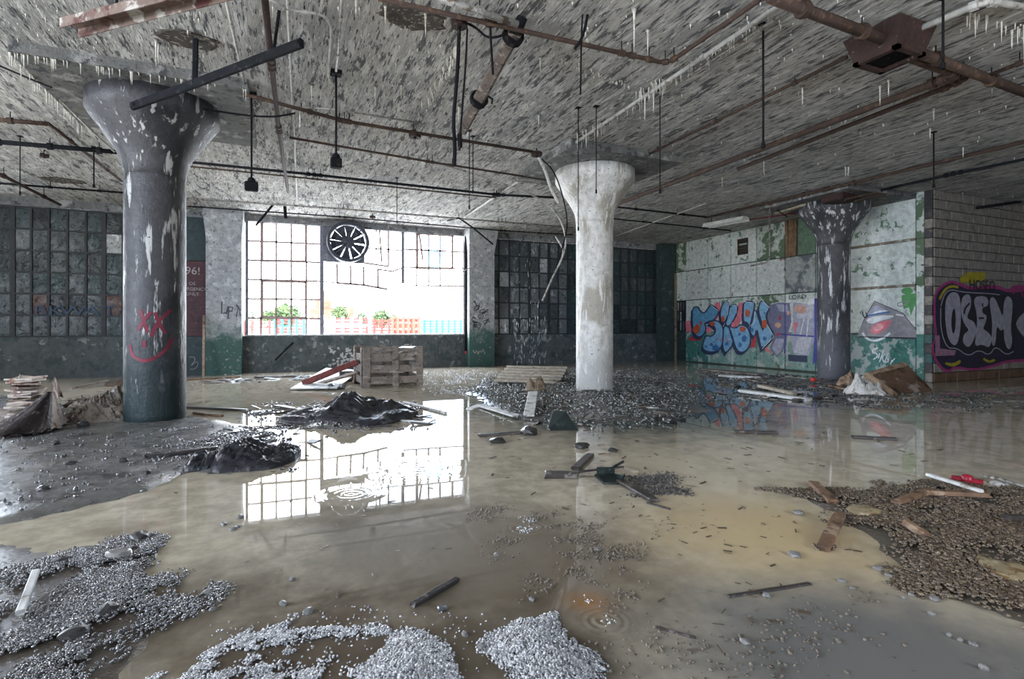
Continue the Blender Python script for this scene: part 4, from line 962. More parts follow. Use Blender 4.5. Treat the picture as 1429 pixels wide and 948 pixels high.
dr = (b - a).normalized(); sd = Vector((-dr.y, dr.x, 0)); sec = [(-.08, -.03), (-.08, .05), (.08, .05), (.08, -.03), (.07, -.03), (.07, .04), (-.07, .04), (-.07, -.03)]
mb = MB(); vs = [p_ + sd * x + Vector((0, 0, z)) for p_ in (a, b) for x, z in sec]; mb.add(vs, [(i, (i + 1) % 8, 8 + (i + 1) % 8, 8 + i) for i in range(8)]); fix_normals(mb.build('channel', M('rust_white_sheet', (.18, .13, .11), [((.45, .43, .4), 6, .53, .08), ((.09, .03, .025), 4, .53, .1)], rough=.7, bump=.3), t))
for f in (.3, .8): q = a.lerp(b, f); mb = MB(); mb.tube([q + Vector((0, 0, .04)), Vector((q.x, q.y, CEIL))], .010, 5); mb.build('hanger', black_m, t)
# broken patches of exposed aggregate round the old ceiling openings
for x, y, r, lab in [(262, 55, .20, 'rough broken hole with drips in the ceiling by the strut'), (576, 25, .22, 'dark spalled patch with drips by the crossing conduit'), (88, 252, .25, 'brown spalled patch beyond the dark column')]:
    p = P(x, y, CEIL - .004); mb = MB(); n = 22; vs = [(p.x, p.y, p.z + .0)]; 
    for rr, zz in ((.5, .002), (1.0, -.012), (1.12, .004)):
        for k in range(n): a_ = 2 * math.pi * k / n; q = r * rr * random.uniform(.85, 1.15); vs.append((p.x + q * 1.25 * math.cos(a_), p.y + q * .8 * math.sin(a_), p.z + zz))
    fs = [(0, 1 + (k + 1) % n, 1 + k) for k in range(n)] + [(1 + i * n + k, 1 + i * n + (k + 1) % n, 1 + (i + 1) * n + (k + 1) % n, 1 + (i + 1) * n + k) for i in range(2) for k in range(n)]
    mb.add(vs, fs); mb.build('spalled_patch', M('spall_aggregate', (.07, .06, .05), [((.33, .30, .25), 24, .54, .06)], rough=.95, bump=.8, bscale=60), ceiling)

# fan in the bright window
fc = WV(485, 339, V0 - .06); fr = .53
fan = empty('exhaust_fan', (fc.x, fc.y, fc.z - .6), 'round dark exhaust fan mounted in the top of the bright window', 'fan')
ua, ub = WV(449, 339, VW).x + .05, WV(509, 339, VW).x; zt, zb = WV(480, 311, VW).z, WV(480, 367, VW).z
mb = MB(); n = 40; vs = []; v_ = VW - .03
for k in range(n):
    a_ = 2 * math.pi * k / n; cx_, cz_ = math.cos(a_), math.sin(a_); cu = (ua + ub) / 2; hz = (zt - zb) / 2; hu = (ub - ua) / 2; zc = (zt + zb) / 2
    s_ = min(hu / max(1e-6, abs(cx_)), hz / max(1e-6, abs(cz_))); vs += [(fc.x + .47 * cx_, v_, fc.z + .47 * cz_), (cu + s_ * cx_, v_, zc + s_ * cz_)]
mb.add(vs, [(2 * k, 2 * k + 1, 2 * ((k + 1) % n) + 1, 2 * ((k + 1) % n)) for k in range(n)]); mb.build('mounting_plate', M('fan_plate_grey', (.18, .19, .22), [((.3, .3, .32), 6, .55, .1)], rough=.6), fan)
def ring(name, r0, r1, va, vb, m_):
    mb = MB(); n = 44; vs = []
    for k in range(n):
        a_ = 2 * math.pi * k / n; c_, s_ = math.cos(a_), math.sin(a_)
        vs += [(fc.x + r0 * c_, va, fc.z + r0 * s_), (fc.x + r1 * c_, va, fc.z + r1 * s_), (fc.x + r1 * c_, vb, fc.z + r1 * s_), (fc.x + r0 * c_, vb, fc.z + r0 * s_)]
    mb.add(vs, [(4 * k + i, 4 * k + (i + 1) % 4, 4 * ((k + 1) % n) + (i + 1) % 4, 4 * ((k + 1) % n) + i) for k in range(n) for i in range(4)]); return fix_normals(mb.build(name, m_, fan))
fan_m = M('fan_dark_steel', (.04, .045, .06), [((.10, .10, .12), 9, .56, .1)], rough=.5)
ring('shroud', .46, .54, V0 - .32, VW - .03, fan_m); ring('guard_ring', .30, .32, V0 - .30, V0 - .27, fan_m)
mb = MB(); mb.tube([(fc.x, V0 - .26, fc.z), (fc.x, VW, fc.z)], .16, 20); mb.build('hub', fan_m, fan)
for k in range(10):
    a_ = 2 * math.pi * k / 10 + .2; d0, d1 = a_ - .285, a_ + .285; mb = MB(); c_ = lambda r, a, v: (fc.x + r * math.cos(a), v, fc.z + r * math.sin(a))
    mb.add([c_(.15, d0, V0 - .16), c_(.458, d0, V0 - .18), c_(.458, d1, V0 - .10), c_(.15, d1, V0 - .10)], [(0, 1, 2, 3)]); mb.build('blade', fan_m, fan)
for k in range(4): a_ = math.pi / 4 + k * math.pi / 2; mb = MB(); mb.tube([c_(.05, a_, V0 - .29), c_(.50, a_, V0 - .29)], .014, 6); mb.build('guard_strut', fan_m, fan)

# lime stalactites: large ones singly, the fringe as one mass
sm = MB(); sm.lathe([(.0015, -1), (.006, -.75), (.008, -.4), (.012, -.12), (.028, 0)], (0, 0, 0), 6); sme = bpy.data.meshes.new('stalactite'); sme.from_pydata(sm.v, [], sm.f); sme.update(); sme.shade_smooth(); sme.materials.append(lime_m)
def stal(x, y, ln, z=CEIL, wd=1.0):
    p = P(x, y, z); o = bpy.data.objects.new('stalactite', sme); COL.objects.link(o); o.parent = ceiling; o.location = p; L_ = ln * depth(p) / FPX; o.scale = (wd, wd, L_)
rs = random.Random(12)
for x, y, ln in [(885, 12, 62), (904, 40, 38), (1120, 200 - 80, 30), (1182, 272, 34), (1430, 60, 42), (1412, 40, 30), (1240, 110, 26), (1228, 118, 30), (1180, 232, 16), (1184, 232, 16), (218, 55, 38), (221, 60, 30), (524, 120, 30), (435, 118, 26), (594, 18, 34), (538, 8, 28), (497, -4, 28), (1066, 222, 22), (900, 128, 44), (912, 125, 34), (818, 180, 28), (806, 185, 26), (754, 80, 26), (752, 160, 18), (1303, 150, 20), (1344, 205, 16), (1298, 178, 18), (1008, 246, 18), (560, 118, 20), (640, 148, 26)]: stal(x, y, ln)
D = COLS[0]; hh = 1.08
for k in range(46):   # along the lower edge of the dark column's drop panel
    u = D[0] - hh + 2 * hh * rs.random(); o = bpy.data.objects.new('stalactite', sme); COL.objects.link(o); o.parent = ceiling; o.location = (u, DROPV[0] - hh + .01, ZD + .004); o.scale = (.6, .6, rs.uniform(.03, .15))
for k in range(30):
    v = DROPV[0] - hh + 2 * hh * rs.random(); o = bpy.data.objects.new('stalactite', sme); COL.objects.link(o); o.parent = ceiling; o.location = (D[0] - hh + .01, v, ZD + .004); o.scale = (.6, .6, rs.uniform(.03, .2))
mb = MB()
def tiny(p, L_):
    mb.tube([p, p + Vector((0, 0, -L_))], .010, 4, False, .001)
for (x0, y0), (x1, y1), n, l0, l1 in [((1080, 15), (720, 258), 120, .02, .12), ((1310, 112), (1000, 232), 70, .02, .08), ((640, 60), (590, 150), 50, .02, .12), ((600, 170), (565, 200), 16, .03, .1), ((1429, 40), (1350, 20), 20, .05, .2), ((930, 110), (890, 130), 30, .05, .2), ((840, 172), (800, 200), 26, .05, .18), ((760, 75), (880, 120), 30, .02, .06), ((530, 290), (600, 190), 40, .02, .07)]:
    for k in range(n):
        f = rs.random(); tiny(P(x0 + (x1 - x0) * f + rs.uniform(-6, 6), y0 + (y1 - y0) * f + rs.uniform(-5, 5), CEIL), rs.uniform(l0, l1))
for k in range(420): tiny(P(rs.uniform(-20, 1440), rs.uniform(-10, 300), CEIL), rs.uniform(.008, .05))
mb.build('lime_fringe', lime_m, ceiling, kind='stuff')
# ------------------------------------------------------------------ gravel and litter (past counting)
t_ = (1 + 5 ** .5) / 2
ICO = np.array([(-1, t_, 0), (1, t_, 0), (-1, -t_, 0), (1, -t_, 0), (0, -1, t_), (0, 1, t_), (0, -1, -t_), (0, 1, -t_), (t_, 0, -1), (t_, 0, 1), (-t_, 0, -1), (-t_, 0, 1)], float); ICO /= np.linalg.norm(ICO[0])
ICF = np.array([(0, 11, 5), (0, 5, 1), (0, 1, 7), (0, 7, 10), (0, 10, 11), (1, 5, 9), (5, 11, 4), (11, 10, 2), (10, 7, 6), (7, 1, 8), (3, 9, 4), (3, 4, 2), (3, 2, 6), (3, 6, 8), (3, 8, 9), (4, 9, 5), (2, 4, 11), (6, 2, 10), (8, 6, 7), (9, 8, 1)])
def grains(name, pts, size, m, label, cat, flat=.75, jit=.28, smooth=True):
    """one mesh of many small stones; pts (n,3), size (n,)"""
    n = len(pts); q = rng.normal(size=(n, 4)); q /= np.linalg.norm(q, axis=1)[:, None]; a, b, c, d_ = q.T
    R = np.stack([np.stack([1 - 2 * (c * c + d_ * d_), 2 * (b * c - a * d_), 2 * (b * d_ + a * c)], 1), np.stack([2 * (b * c + a * d_), 1 - 2 * (b * b + d_ * d_), 2 * (c * d_ - a * b)], 1), np.stack([2 * (b * d_ - a * c), 2 * (c * d_ + a * b), 1 - 2 * (b * b + c * c)], 1)], 1)
    V = ICO[None] * (1 + rng.uniform(-jit, jit, (n, 12, 1))) * rng.uniform(.65, 1.25, (n, 1, 3)); V = np.einsum('nij,nkj->nki', R, V) * size[:, None, None]; V[..., 2] *= flat
    V += pts[:, None, :]; F = (ICF[None] + 12 * np.arange(n)[:, None, None]).reshape(-1, 3)
    me = bpy.data.meshes.new(name); me.vertices.add(n * 12); me.vertices.foreach_set('co', V.astype(np.float32).ravel()); me.loops.add(len(F) * 3); me.loops.foreach_set('vertex_index', F.astype(np.int32).ravel())
    me.polygons.add(len(F)); me.polygons.foreach_set('loop_start', (np.arange(len(F)) * 3).astype(np.int32)); me.update(calc_edges=True)
    if smooth: me.shade_smooth()
    o = link(name, me, m); return tag(o, label, cat, kind='stuff')
def scatter(poly_px, n, edge=.12, clump=.0, cf=6, seed=1, lift=0.0):
    """points inside a pixel outline laid on the ground, thinning at the edge; returns points and depth inside"""
    poly = [tuple(P(x, y)[:2]) for x, y in poly_px]; A = np.array(poly); lo, hi = A.min(0) - edge, A.max(0) + edge; out = np.zeros((0, 2)); r = np.random.default_rng(seed)
    while len(out) < n:
        p = r.uniform(lo, hi, (n * 3, 2)); s = sdist(p, poly) + wavy(p, 9, seed) * edge * .8
        keep = r.uniform(size=len(p)) < np.clip(s / edge, 0, 1)
        if clump: keep &= (wavy(p, cf, seed + 50) * .5 + wavy(p, cf * 3.1, seed + 60) * .35) > r.normal(size=len(p)) * .12 + clump
        out = np.concatenate([out, p[keep]])
    out = out[:n]; return out, sdist(out, poly)
def lay(p2, s, size, pile=0.0, pw=.25):
    z = np.maximum(ground(p2), 0); h = pile * np.clip(s / pw, 0, 1) ** .7
    return np.concatenate([p2, (z + size * .35 + h * rng.uniform(.55, 1, len(p2)))[:, None]], 1)
silver_m = M('wet_silver_gravel', (.35, .35, .36), [((.07, .07, .075), 40, .52, .1), ((.70, .70, .72), 55, .54, .08)], rough=.16, spec=1, coat=.5)  # near-white flecks put wet sparkle into the stone colour
dull_m = M('wet_dark_gravel', (.095, .093, .095), [((.035, .035, .04), 40, .5, .1), ((.40, .40, .43), 55, .57, .06)], rough=.16, spec=1, coat=.4)  # pale fraction is glints painted into the dark stones
brown_m = M('brown_gravel', (.12, .09, .062), [((.045, .032, .024), 30, .5, .1), ((.25, .20, .14), 45, .57, .08)], rough=.25, spec=.7)
def gravel(name, poly, n, s0, s1, m, label, pile=0, clump=0, cf=6, seed=1, edge=.12, pw=.25):
    p, s = scatter(poly, n, edge, clump, cf, seed); sz = rng.uniform(s0, s1, n); return grains(name, lay(p, s, sz, pile, pw), sz, m, label, 'gravel')
gravel('gravel', [(-60, 800), (40, 772), (160, 748), (235, 752), (258, 790), (278, 830), (262, 875), (210, 905), (160, 948), (140, 1000), (-60, 1000)], 17000, .004, .0085, dull_m, 'dark grey wet gravel with a white stick lying on it', pile=.014, clump=.08, cf=7, seed=3, edge=.2)
gravel('gravel', [(195, 955), (300, 905), (360, 880), (405, 852), (435, 848), (445, 872), (500, 868), (545, 862), (545, 885), (500, 900), (470, 930), (440, 990), (190, 1000)], 6500, .0035, .0068, silver_m, 'silvery gravel drifts strung out towards the silvery mound', pile=.010, clump=.16, cf=13, seed=5, edge=.07)
gravel('gravel', [(485, 935), (545, 893), (590, 886), (632, 902), (652, 925), (645, 1000), (470, 1000)], 7500, .0035, .007, silver_m, 'low mound of bright silvery gravel', pile=.028, seed=7, edge=.09, pw=.2)
gravel('gravel', [(682, 905), (722, 866), (770, 860), (815, 895), (845, 930), (862, 1000), (740, 1000), (700, 930)], 7500, .0035, .007, silver_m, 'mound of bright silvery gravel below the rust-stained drip', pile=.032, seed=9, edge=.09, pw=.2)
gravel('gravel', [(280, 870), (420, 850), (660, 840), (720, 870), (700, 1000), (220, 1000)], 420, .0025, .006, silver_m, 'stray silvery grains in the brown silt round the mounds', seed=10, edge=.1)
gravel('gravel', [(1100, 690), (1200, 676), (1290, 668), (1429, 676), (1520, 690), (1520, 930), (1429, 890), (1330, 855), (1225, 790), (1185, 745), (1140, 715)], 17000, .006, .013, brown_m, 'brown gravel bank with foam patches and broken boards', pile=.03, clump=-.12, cf=5, seed=11, edge=.35, pw=.5)
gravel('gravel', [(250, 600), (330, 598), (400, 606), (395, 655), (270, 662), (200, 655)], 1500, .006, .018, dull_m, 'wet grit scattered at the foot of the dark column', clump=.02, seed=13, edge=.3)
gravel('gravel', [(-20, 600), (250, 610), (300, 660), (160, 700), (-20, 735)], 260, .006, .018, dull_m, 'sparse grit on the bare wet floor beside the dark column', seed=15, edge=.2)
gravel('gravel', [(640, 545), (700, 520), (800, 514), (960, 518), (1000, 560), (950, 596), (820, 606), (700, 592)], 7000, .007, .024, M('wet_mound_rubble', (.075, .085, .083), [((.42, .43, .43), 22, .55, .05), ((.02, .036, .034), 9, .54, .1)], rough=.25, spec=.7), 'wet dark rubble heaped round the whitewashed column', pile=.03, seed=17, edge=.5)  # pale share of the rubble colour stands for white sparkles
gravel('gravel', [(540, 520), (660, 515), (720, 520), (660, 560), (590, 550)], 900, .008, .02, silver_m, 'pale wet grit between the crate and the mound', clump=.05, seed=19, edge=.4)
gravel('gravel', [(340, 560), (600, 560), (600, 600), (450, 612), (330, 600)], 1500, .008, .02, dull_m, 'wet grit round the dark tarpaulin heap', clump=.05, seed=21, edge=.3)
gravel('gravel', [(960, 515), (1190, 528), (1290, 548), (1429, 545), (1429, 580), (1200, 572), (1000, 560)], 2600, .008, .026, M('wet_black_rubble', (.05, .055, .055), [((.22, .22, .2), 20, .57, .07)], rough=.25, spec=.7), 'black wet rubble strewn before the panelled wall', clump=.08, seed=23, edge=.5)
gravel('gravel', [(870, 655), (945, 655), (965, 690), (900, 705), (860, 690)], 1300, .004, .010, M('black_grit', (.05, .045, .045), [((.16, .15, .14), 30, .56, .08)], rough=.3, spec=.7), 'black grit clump lying in the silty water', clump=.03, seed=25, edge=.25)
gravel('gravel', [(660, 710), (780, 700), (900, 740), (880, 830), (760, 850), (650, 790)], 1200, .003, .008, M('silt_crumbs', (.16, .13, .10), [((.07, .055, .04), 30, .5, .1)], rough=.4), 'brown silt crumbs spread in the shallow water', clump=.06, seed=27, edge=.5)
gravel('gravel', [(840, 870), (960, 850), (1200, 830), (1260, 900), (1100, 1000), (800, 1000)], 380, .003, .008, MATS['silt_crumbs'], 'sparse crumbs on the pale silty floor', seed=29, edge=.2)
# flat chips and splinters of the debris field
def chips(poly, n, l0, l1, m, label, seed, lift=.0, pile=.0):
    p, s = scatter(poly, n, .5, .0, 5, seed); r = random.Random(seed); mb = MB()
    for (u, v), sd_ in zip(p, s):
        z = gz(u, v) + .003 + pile * min(1, max(0, sd_) / .5) * r.random(); a = r.uniform(0, 3.14); l_ = r.uniform(l0, l1); dv = Vector((math.cos(a), math.sin(a), r.uniform(-.15, .15))) * l_ / 2; c_ = Vector((u, v, z + abs(dv.z)))
        mb.plank(c_ - dv, c_ + dv, l_ * r.uniform(.05, .32), min(.016, l_ * r.uniform(.04, .12)), roll=r.uniform(-.4, .4), st=2, rnd=r, jag=1.4)
    o = mb.build('debris', m, label=label, cat='debris', kind='stuff')
chip_m = M('wet_wood_chips', (.13, .115, .10), [((.34, .32, .29), 6, .53, .1), ((.04, .045, .045), 9, .52, .1)], rough=.35)
chips([(655, 545), (700, 522), (800, 516), (950, 522), (990, 558), (940, 592), (820, 602), (700, 588)], 300, .04, .26, chip_m, 'splintered wood and rubbish on the mound round the whitewashed column', 31, pile=.06)
chips([(960, 518), (1180, 528), (1300, 545), (1429, 545), (1429, 575), (1180, 566), (1000, 558)], 170, .06, .35, chip_m, 'splintered wood litter before the panelled wall', 33)
chips([(340, 565), (600, 560), (620, 595), (450, 615), (250, 650), (300, 600)], 110, .04, .25, M('black_chips', (.045, .04, .042), [((.14, .13, .13), 9, .55, .1)], rough=.35), 'dark sodden scraps round the tarpaulin heaps', 35)
chips([(270, 531), (480, 524), (480, 530), (280, 537)], 60, .08, .35, chip_m, 'broken scraps along the foot of the low wall', 37)
chips([(600, 590), (1180, 590), (1429, 640), (1400, 660), (1100, 700), (640, 720)], 110, .015, .07, M('brown_scraps', (.09, .065, .045), rough=.4), 'brown scraps floating on the silty water', 39)
chips([(380, 600), (640, 620), (700, 800), (640, 860), (300, 850), (330, 720)], 60, .010, .05, MATS['brown_scraps'], 'small scraps floating on the bright reflecting water', 41)
chips([(800, 700), (1150, 700), (1200, 850), (1200, 1000), (880, 1000), (850, 800)], 90, .008, .045, MATS['brown_scraps'], 'tiny scraps on the tan silty water', 43)

# ------------------------------------------------------------------ heaps
def heap(name, px, m, label, cat, hgt, folds, seed, parts=None, nx=70, ny=44, sharp=1.0, asym=0.0):
    """crumpled cloth: px = (centre x, base y, half width px, half depth in m)"""
    cx, by, hw, hd = px; c_ = G(cx, by); dp = depth(c_); hu = hw * dp / FPX; c_ = c_ + Vector((SA, CA, 0)) * hd
    rt, fw = Vector((CA, -SA, 0)), Vector((SA, CA, 0)); mb = MB(); vs = []; z0 = gz(c_.x, c_.y)
    for j in range(ny):
        for i in range(nx):
            s, t = -1 + 2 * i / (nx - 1), -1 + 2 * j / (ny - 1)
            # disc map
            x, y = s * math.sqrt(1 - t * t / 2), t * math.sqrt(1 - s * s / 2); r = min(1, math.hypot(x, y)); a = math.atan2(y, x)
            rr = 1 + .22 * noise.noise(Vector((math.cos(a) * 1.6, math.sin(a) * 1.6, seed)))
            base = (1 - r ** 2.2) ** .8
            f = noise.noise(Vector((x * 1.7 + seed, y * 1.7, seed * 2.3))); prof = max(0, base * (.62 + .75 * f + asym * x))
            k = 1 - abs(noise.noise(Vector((x * folds * .55 + f * 2, y * folds, seed + 9)))) * 2.2; k2 = 1 - abs(noise.noise(Vector((x * folds * 1.7 + f * 3, y * folds * 1.3, seed + 19)))) * 2.2
            z = hgt * prof * (1 + .30 * sharp * k + .13 * sharp * k2) + .02 * (k + k2) * (1 - r) ** .3
            p = c_ + rt * (x * rr * hu + .03 * k * hu * base) + fw * (y * rr * hd + .03 * k2 * hd); vs.append((p.x, p.y, z0 + max(-.02, z if r < .999 else -.02)))
    mb.add(vs, [(j * nx + i, j * nx + i + 1, (j + 1) * nx + i + 1, (j + 1) * nx + i) for j in range(ny - 1) for i in range(nx - 1)])
    if parts is None: return tag(mb.build(name, m, org=(c_.x, c_.y, 0), smooth=True), label, cat)
    t = empty(name, (c_.x, c_.y, 0), label, cat); mb.build(parts, m, t, smooth=True); return t
tarp_m = M('black_tarpaulin', (.028, .028, .034), [((.09, .09, .10), 5, .55, .1), ((.012, .012, .014), 12, .53, .1)], rough=.32, bump=.4, bscale=18)
heap('tarpaulin_heap', (486, 590, 84, .60), tarp_m, 'crumpled black tarpaulin heap beyond the crate reflection', 'tarpaulin', .20, 6, 3.1, asym=-.15, sharp=1.3)
heap('tarpaulin_flap', (430, 588, 60, .30), tarp_m, 'flat black tarpaulin flap beside the crumpled heap', 'tarpaulin', .07, 4, 5.3)
heap('tarpaulin_heap', (322, 656, 64, .40), tarp_m, 'sodden black sheet heap at the edge of the reflecting water', 'tarpaulin', .12, 7, 8.1, sharp=1.3)
heap('tarpaulin_flap', (268, 655, 26, .22), tarp_m, 'small black sheet flap beside the sodden heap', 'tarpaulin', .06, 4, 9.7)
paper_m = M('stained_paper', (.15, .10, .07), [((.07, .04, .026), 5, .50, .1, (2.5, 2.5, .8)), ((.40, .34, .29), 8, .57, .07, (2.5, 2.5, .8)), ((.03, .022, .02), 9, .55, .1)], rough=.7, bump=.4)
c_ = G(30, 603); t = empty('paper_bale', (c_.x, c_.y, 0), 'pleated stained paper bale slumped beside the dark column', 'paper bale')
r_ = random.Random(3); apex = AT(73, 545, 5.95)
def pleats(px, n, amp, name, ap, m_, inner=.06, rag=.05):
    """sheet pleated like a fan from a peak down to a ragged foot line"""
    base = []
    for k in range(n + 1):
        f = k / n * (len(px) - 1); i0 = min(int(f), len(px) - 2); g = f - i0; base.append(G(px[i0][0] + (px[i0 + 1][0] - px[i0][0]) * g, px[i0][1] + (px[i0 + 1][1] - px[i0][1]) * g))
    mb = MB(); vs = []; S_ = 7
    for k, b_ in enumerate(base):
        for s in range(S_):
            f = s / (S_ - 1); p = ap.lerp(b_, inner + (1 - inner) * f ** .9); out = Vector((-SA, -CA, .35)); zz = (1 if k % 2 else -1) * amp * (.25 + f) * r_.uniform(.6, 1.2)
            p = p + out * zz + Vector((0, 0, -.10 * math.sin(math.pi * f) * (b_ - ap).length)); p.z = max(p.z, gz(p.x, p.y) + (.0 if k % 2 else .006) + (r_.uniform(0, rag) if s == S_ - 1 else 0)); vs.append(p)
    mb.add(vs, [(k * S_ + s, k * S_ + s + 1, (k + 1) * S_ + s + 1, (k + 1) * S_ + s) for k in range(n) for s in range(S_ - 1)]); return mb.build(name, m_, t)
pleats([(-46, 590), (-34, 606), (0, 613), (40, 610), (62, 606), (74, 602)], 44, .022, 'pleated_sheet', apex, M('dark_pleated_paper', (.05, .036, .032), [((.02, .015, .016), 8, .5, .1), ((.26, .21, .18), 12, .58, .06)], rough=.6, bump=.3))
pleats([(72, 603), (80, 601), (92, 594), (96, 586)], 18, .03, 'torn_sheet', apex, M('torn_white_paper', (.46, .38, .32), [((.22, .09, .05), 9, .54, .08), ((.62, .57, .52), 14, .55, .1)], rough=.7, bump=.3))
pleats([(96, 586), (80, 575), (40, 568), (-30, 572), (-46, 590)], 24, .02, 'rear_sheet', apex, paper_m)
st0 = AT(37, 583, 6.35); st0.z = 0
for k in range(16):       # stack of buckled sheets behind the fan
    a_ = r_.uniform(-.25, .25); z_ = .02 + k * .034; hx, hy = r_.uniform(.10, .15), r_.uniform(.10, .16); q = []
    for x_, y_ in ((-1, -1), (0, -1.1), (1, -1), (1.1, 0), (1, 1), (0, 1), (-1, 1), (-1.1, 0)): q.append(st0 + Vector((x_ * hx * math.cos(a_) - y_ * hy * math.sin(a_), x_ * hx * math.sin(a_) + y_ * hy * math.cos(a_), z_ + r_.uniform(-.012, .022))))
    MB().add(q + [p + Vector((0, 0, .02)) for p in q], [tuple(range(7, -1, -1)), tuple(range(8, 16))] + [(i, (i + 1) % 8, 8 + (i + 1) % 8, 8 + i) for i in range(8)]).build('paper_layer', MATS['torn_white_paper'] if k % 4 else paper_m, t)
for k in range(7):
    q = st0 + Vector((r_.uniform(-.1, .3), r_.uniform(-.1, .1), .30)); w_ = Vector((r_.uniform(.03, .08), r_.uniform(-.02, .02), r_.uniform(-.05, .08))); h_ = Vector((r_.uniform(-.05, .05), 0, r_.uniform(.1, .32)))
    MB().add([q - w_, q + w_, q + w_ * .8 + h_ * .8, q + h_, q - w_ * .7 + h_ * .6], [(0, 1, 2, 3, 4)]).build('torn_corner', paper_m, t)
roll_m = M('pale_wet_paper', (.27, .225, .18), [((.11, .065, .042), 6, .51, .1), ((.5, .46, .42), 9, .56, .1), ((.045, .034, .03), 10, .55, .08)], rough=.6, bump=.4)
t = heap('paper_roll', (116, 590, 48, .30), roll_m, 'crumpled pale paper roll lying between bale and dark column', 'paper roll', .25, 9, 21.2, parts='crumpled_body', nx=130, ny=64, sharp=1.9)
for k in range(12):
    c_ = G(r_.uniform(70, 165), r_.uniform(582, 589)) + Vector((SA, CA, 0)) * r_.uniform(.1, .4); h_ = r_.uniform(.15, .33); mb = MB(); vs = []; dv = Vector((r_.uniform(-.16, .16), r_.uniform(-.06, .06), 0))
    for i in range(5):
        f = i / 4
        for s in (0, 1): vs.append(c_ + dv * (f * 2 - 1) + Vector((.03 * math.sin(6 * f + k), -.05 * s, h_ * (.5 + .5 * s * (.6 + .4 * math.sin(4 * f + k))))))
    mb.add(vs, [(2 * i, 2 * i + 1, 2 * i + 3, 2 * i + 2) for i in range(4)]); mb.build('paper_sheet', roll_m, t, smooth=True)
heap('cardboard_scrap', (160, 540, 26, .3), M('dark_cardboard', (.10, .065, .045), [((.05, .035, .03), 6, .52, .1)], rough=.8), 'small brown cardboard heap against the low wall', 'cardboard', .14, 3, 15.5)
heap('insulation_clump', (748, 548, 15, .2), M('tan_fibre', (.25, .19, .13), [((.12, .085, .06), 16, .52, .1)], rough=.9, bump=.6), 'shaggy tan fibre clump in front of the tilted pallet', 'insulation', .22, 7, 31.7)

# ------------------------------------------------------------------ timber things
wood_g = M('weathered_pallet_wood', (.22, .185, .16), [((.36, .32, .29), 5, .53, .12, (.6, .6, 3)), ((.09, .07, .06), 9, .56, .08)], rough=.75, bump=.35)
wood_p = M('pale_pallet_wood', (.40, .345, .27), [((.55, .50, .42), 5, .53, .12), ((.18, .14, .10), 9, .57, .08)], rough=.7, bump=.3)
wood_b = M('brown_broken_board', (.17, .10, .06), [((.32, .23, .16), 8, .54, .1), ((.06, .035, .025), 11, .53, .1)], rough=.65, bump=.45)
wood_w = M('white_painted_board', (.60, .60, .58), [((.28, .24, .20), 6, .56, .08)], rough=.6, bump=.3)
wood_d = M('wet_black_board', (.05, .043, .04), [((.17, .15, .14), 9, .56, .08)], rough=.35, bump=.3)
# crate
o = G(507, 541); o.z = 0; e1 = (G(590, 537) - G(507, 541)); e1.z = 0; wd_ = e1.length; e1.normalize(); e2 = Vector((-e1.y, e1.x, 0)); dp_ = 1.02; hc = .76
crate = empty('pallet_crate', o + e1 * wd_ / 2 + e2 * dp_ / 2, 'grey slatted wooden pallet crate standing in the water', 'crate')
def cp(a, b, z): return o + e1 * a + e2 * b + Vector((0, 0, z))
for a, b, wx in ((.06, -.012, .13), (wd_ * .53, -.012, .12), (wd_ - .06, -.012, .13), (.06, dp_ + .012, .12), (wd_ * .5, dp_ + .012, .12), (wd_ - .06, dp_ + .012, .12)):
    mb = MB(); mb.plank(cp(a, b, -.01), cp(a + random.uniform(-.02, .02), b, hc + random.uniform(-.01, .03)), wx, .03, up=e2, jag=.05); mb.build('post', wood_g, crate)
for a in (-.012, wd_ + .012):
    for b in (.12, dp_ - .12): mb = MB(); mb.plank(cp(a, b, -.01), cp(a, b, hc), .12, .03, up=e1, jag=.05); mb.build('post', wood_g, crate)
for z in (.12, .34, .56):
    for b in (.012, dp_ - .012): mb = MB(); mb.plank(cp(.0, b, z), cp(wd_, b, z + random.uniform(-.015, .015)), .14, .022, up=e2, jag=.08); mb.build('slat', wood_g, crate)
    for a in (.012, wd_ - .012): mb = MB(); mb.plank(cp(a, 0.02, z), cp(a, dp_ - .02, z), .14, .022, up=e1, jag=.08); mb.build('slat', wood_g, crate)
for b in (.012, dp_ - .012): mb = MB(); mb.plank(cp(.1, b, .73), cp(wd_ - .05, b, .70), .07, .02, up=e2); mb.build('slat', wood_g, crate)
for k in range(6): mb = MB(); mb.plank(cp(.1 + k * (wd_ - .2) / 5, .02, .06), cp(.1 + k * (wd_ - .2) / 5, dp_ - .02, .06), .14, .02); mb.build('floor_board', wood_g, crate)
mb = MB(); mb.plank(cp(.12, .1, .70), cp(.75, .5, .52), .05, .02); s_ = mb.build('loose_slat', wood_p, org=cp(.12, .1, .6)); tag(s_, 'pale loose slat fallen inside the pallet crate', 'slat')
mb = MB(); mb.plank(cp(.5, .2, .55), cp(wd_ - .1, .45, .72), .05, .02); s_ = mb.build('loose_slat', wood_p, org=cp(.5, .2, .55)); tag(s_, 'pale slat slanting up inside the crate towards the sheet', 'slat')
mb = MB(); mb.plank(cp(wd_ - .28, .45, .70), cp(wd_ - .05, .9, .74), .3, .012); s_ = mb.build('white_sheet', wood_w, org=cp(wd_ - .28, .45, .7)); tag(s_, 'white sheet scrap sticking out of the pallet crate top', 'sheet')
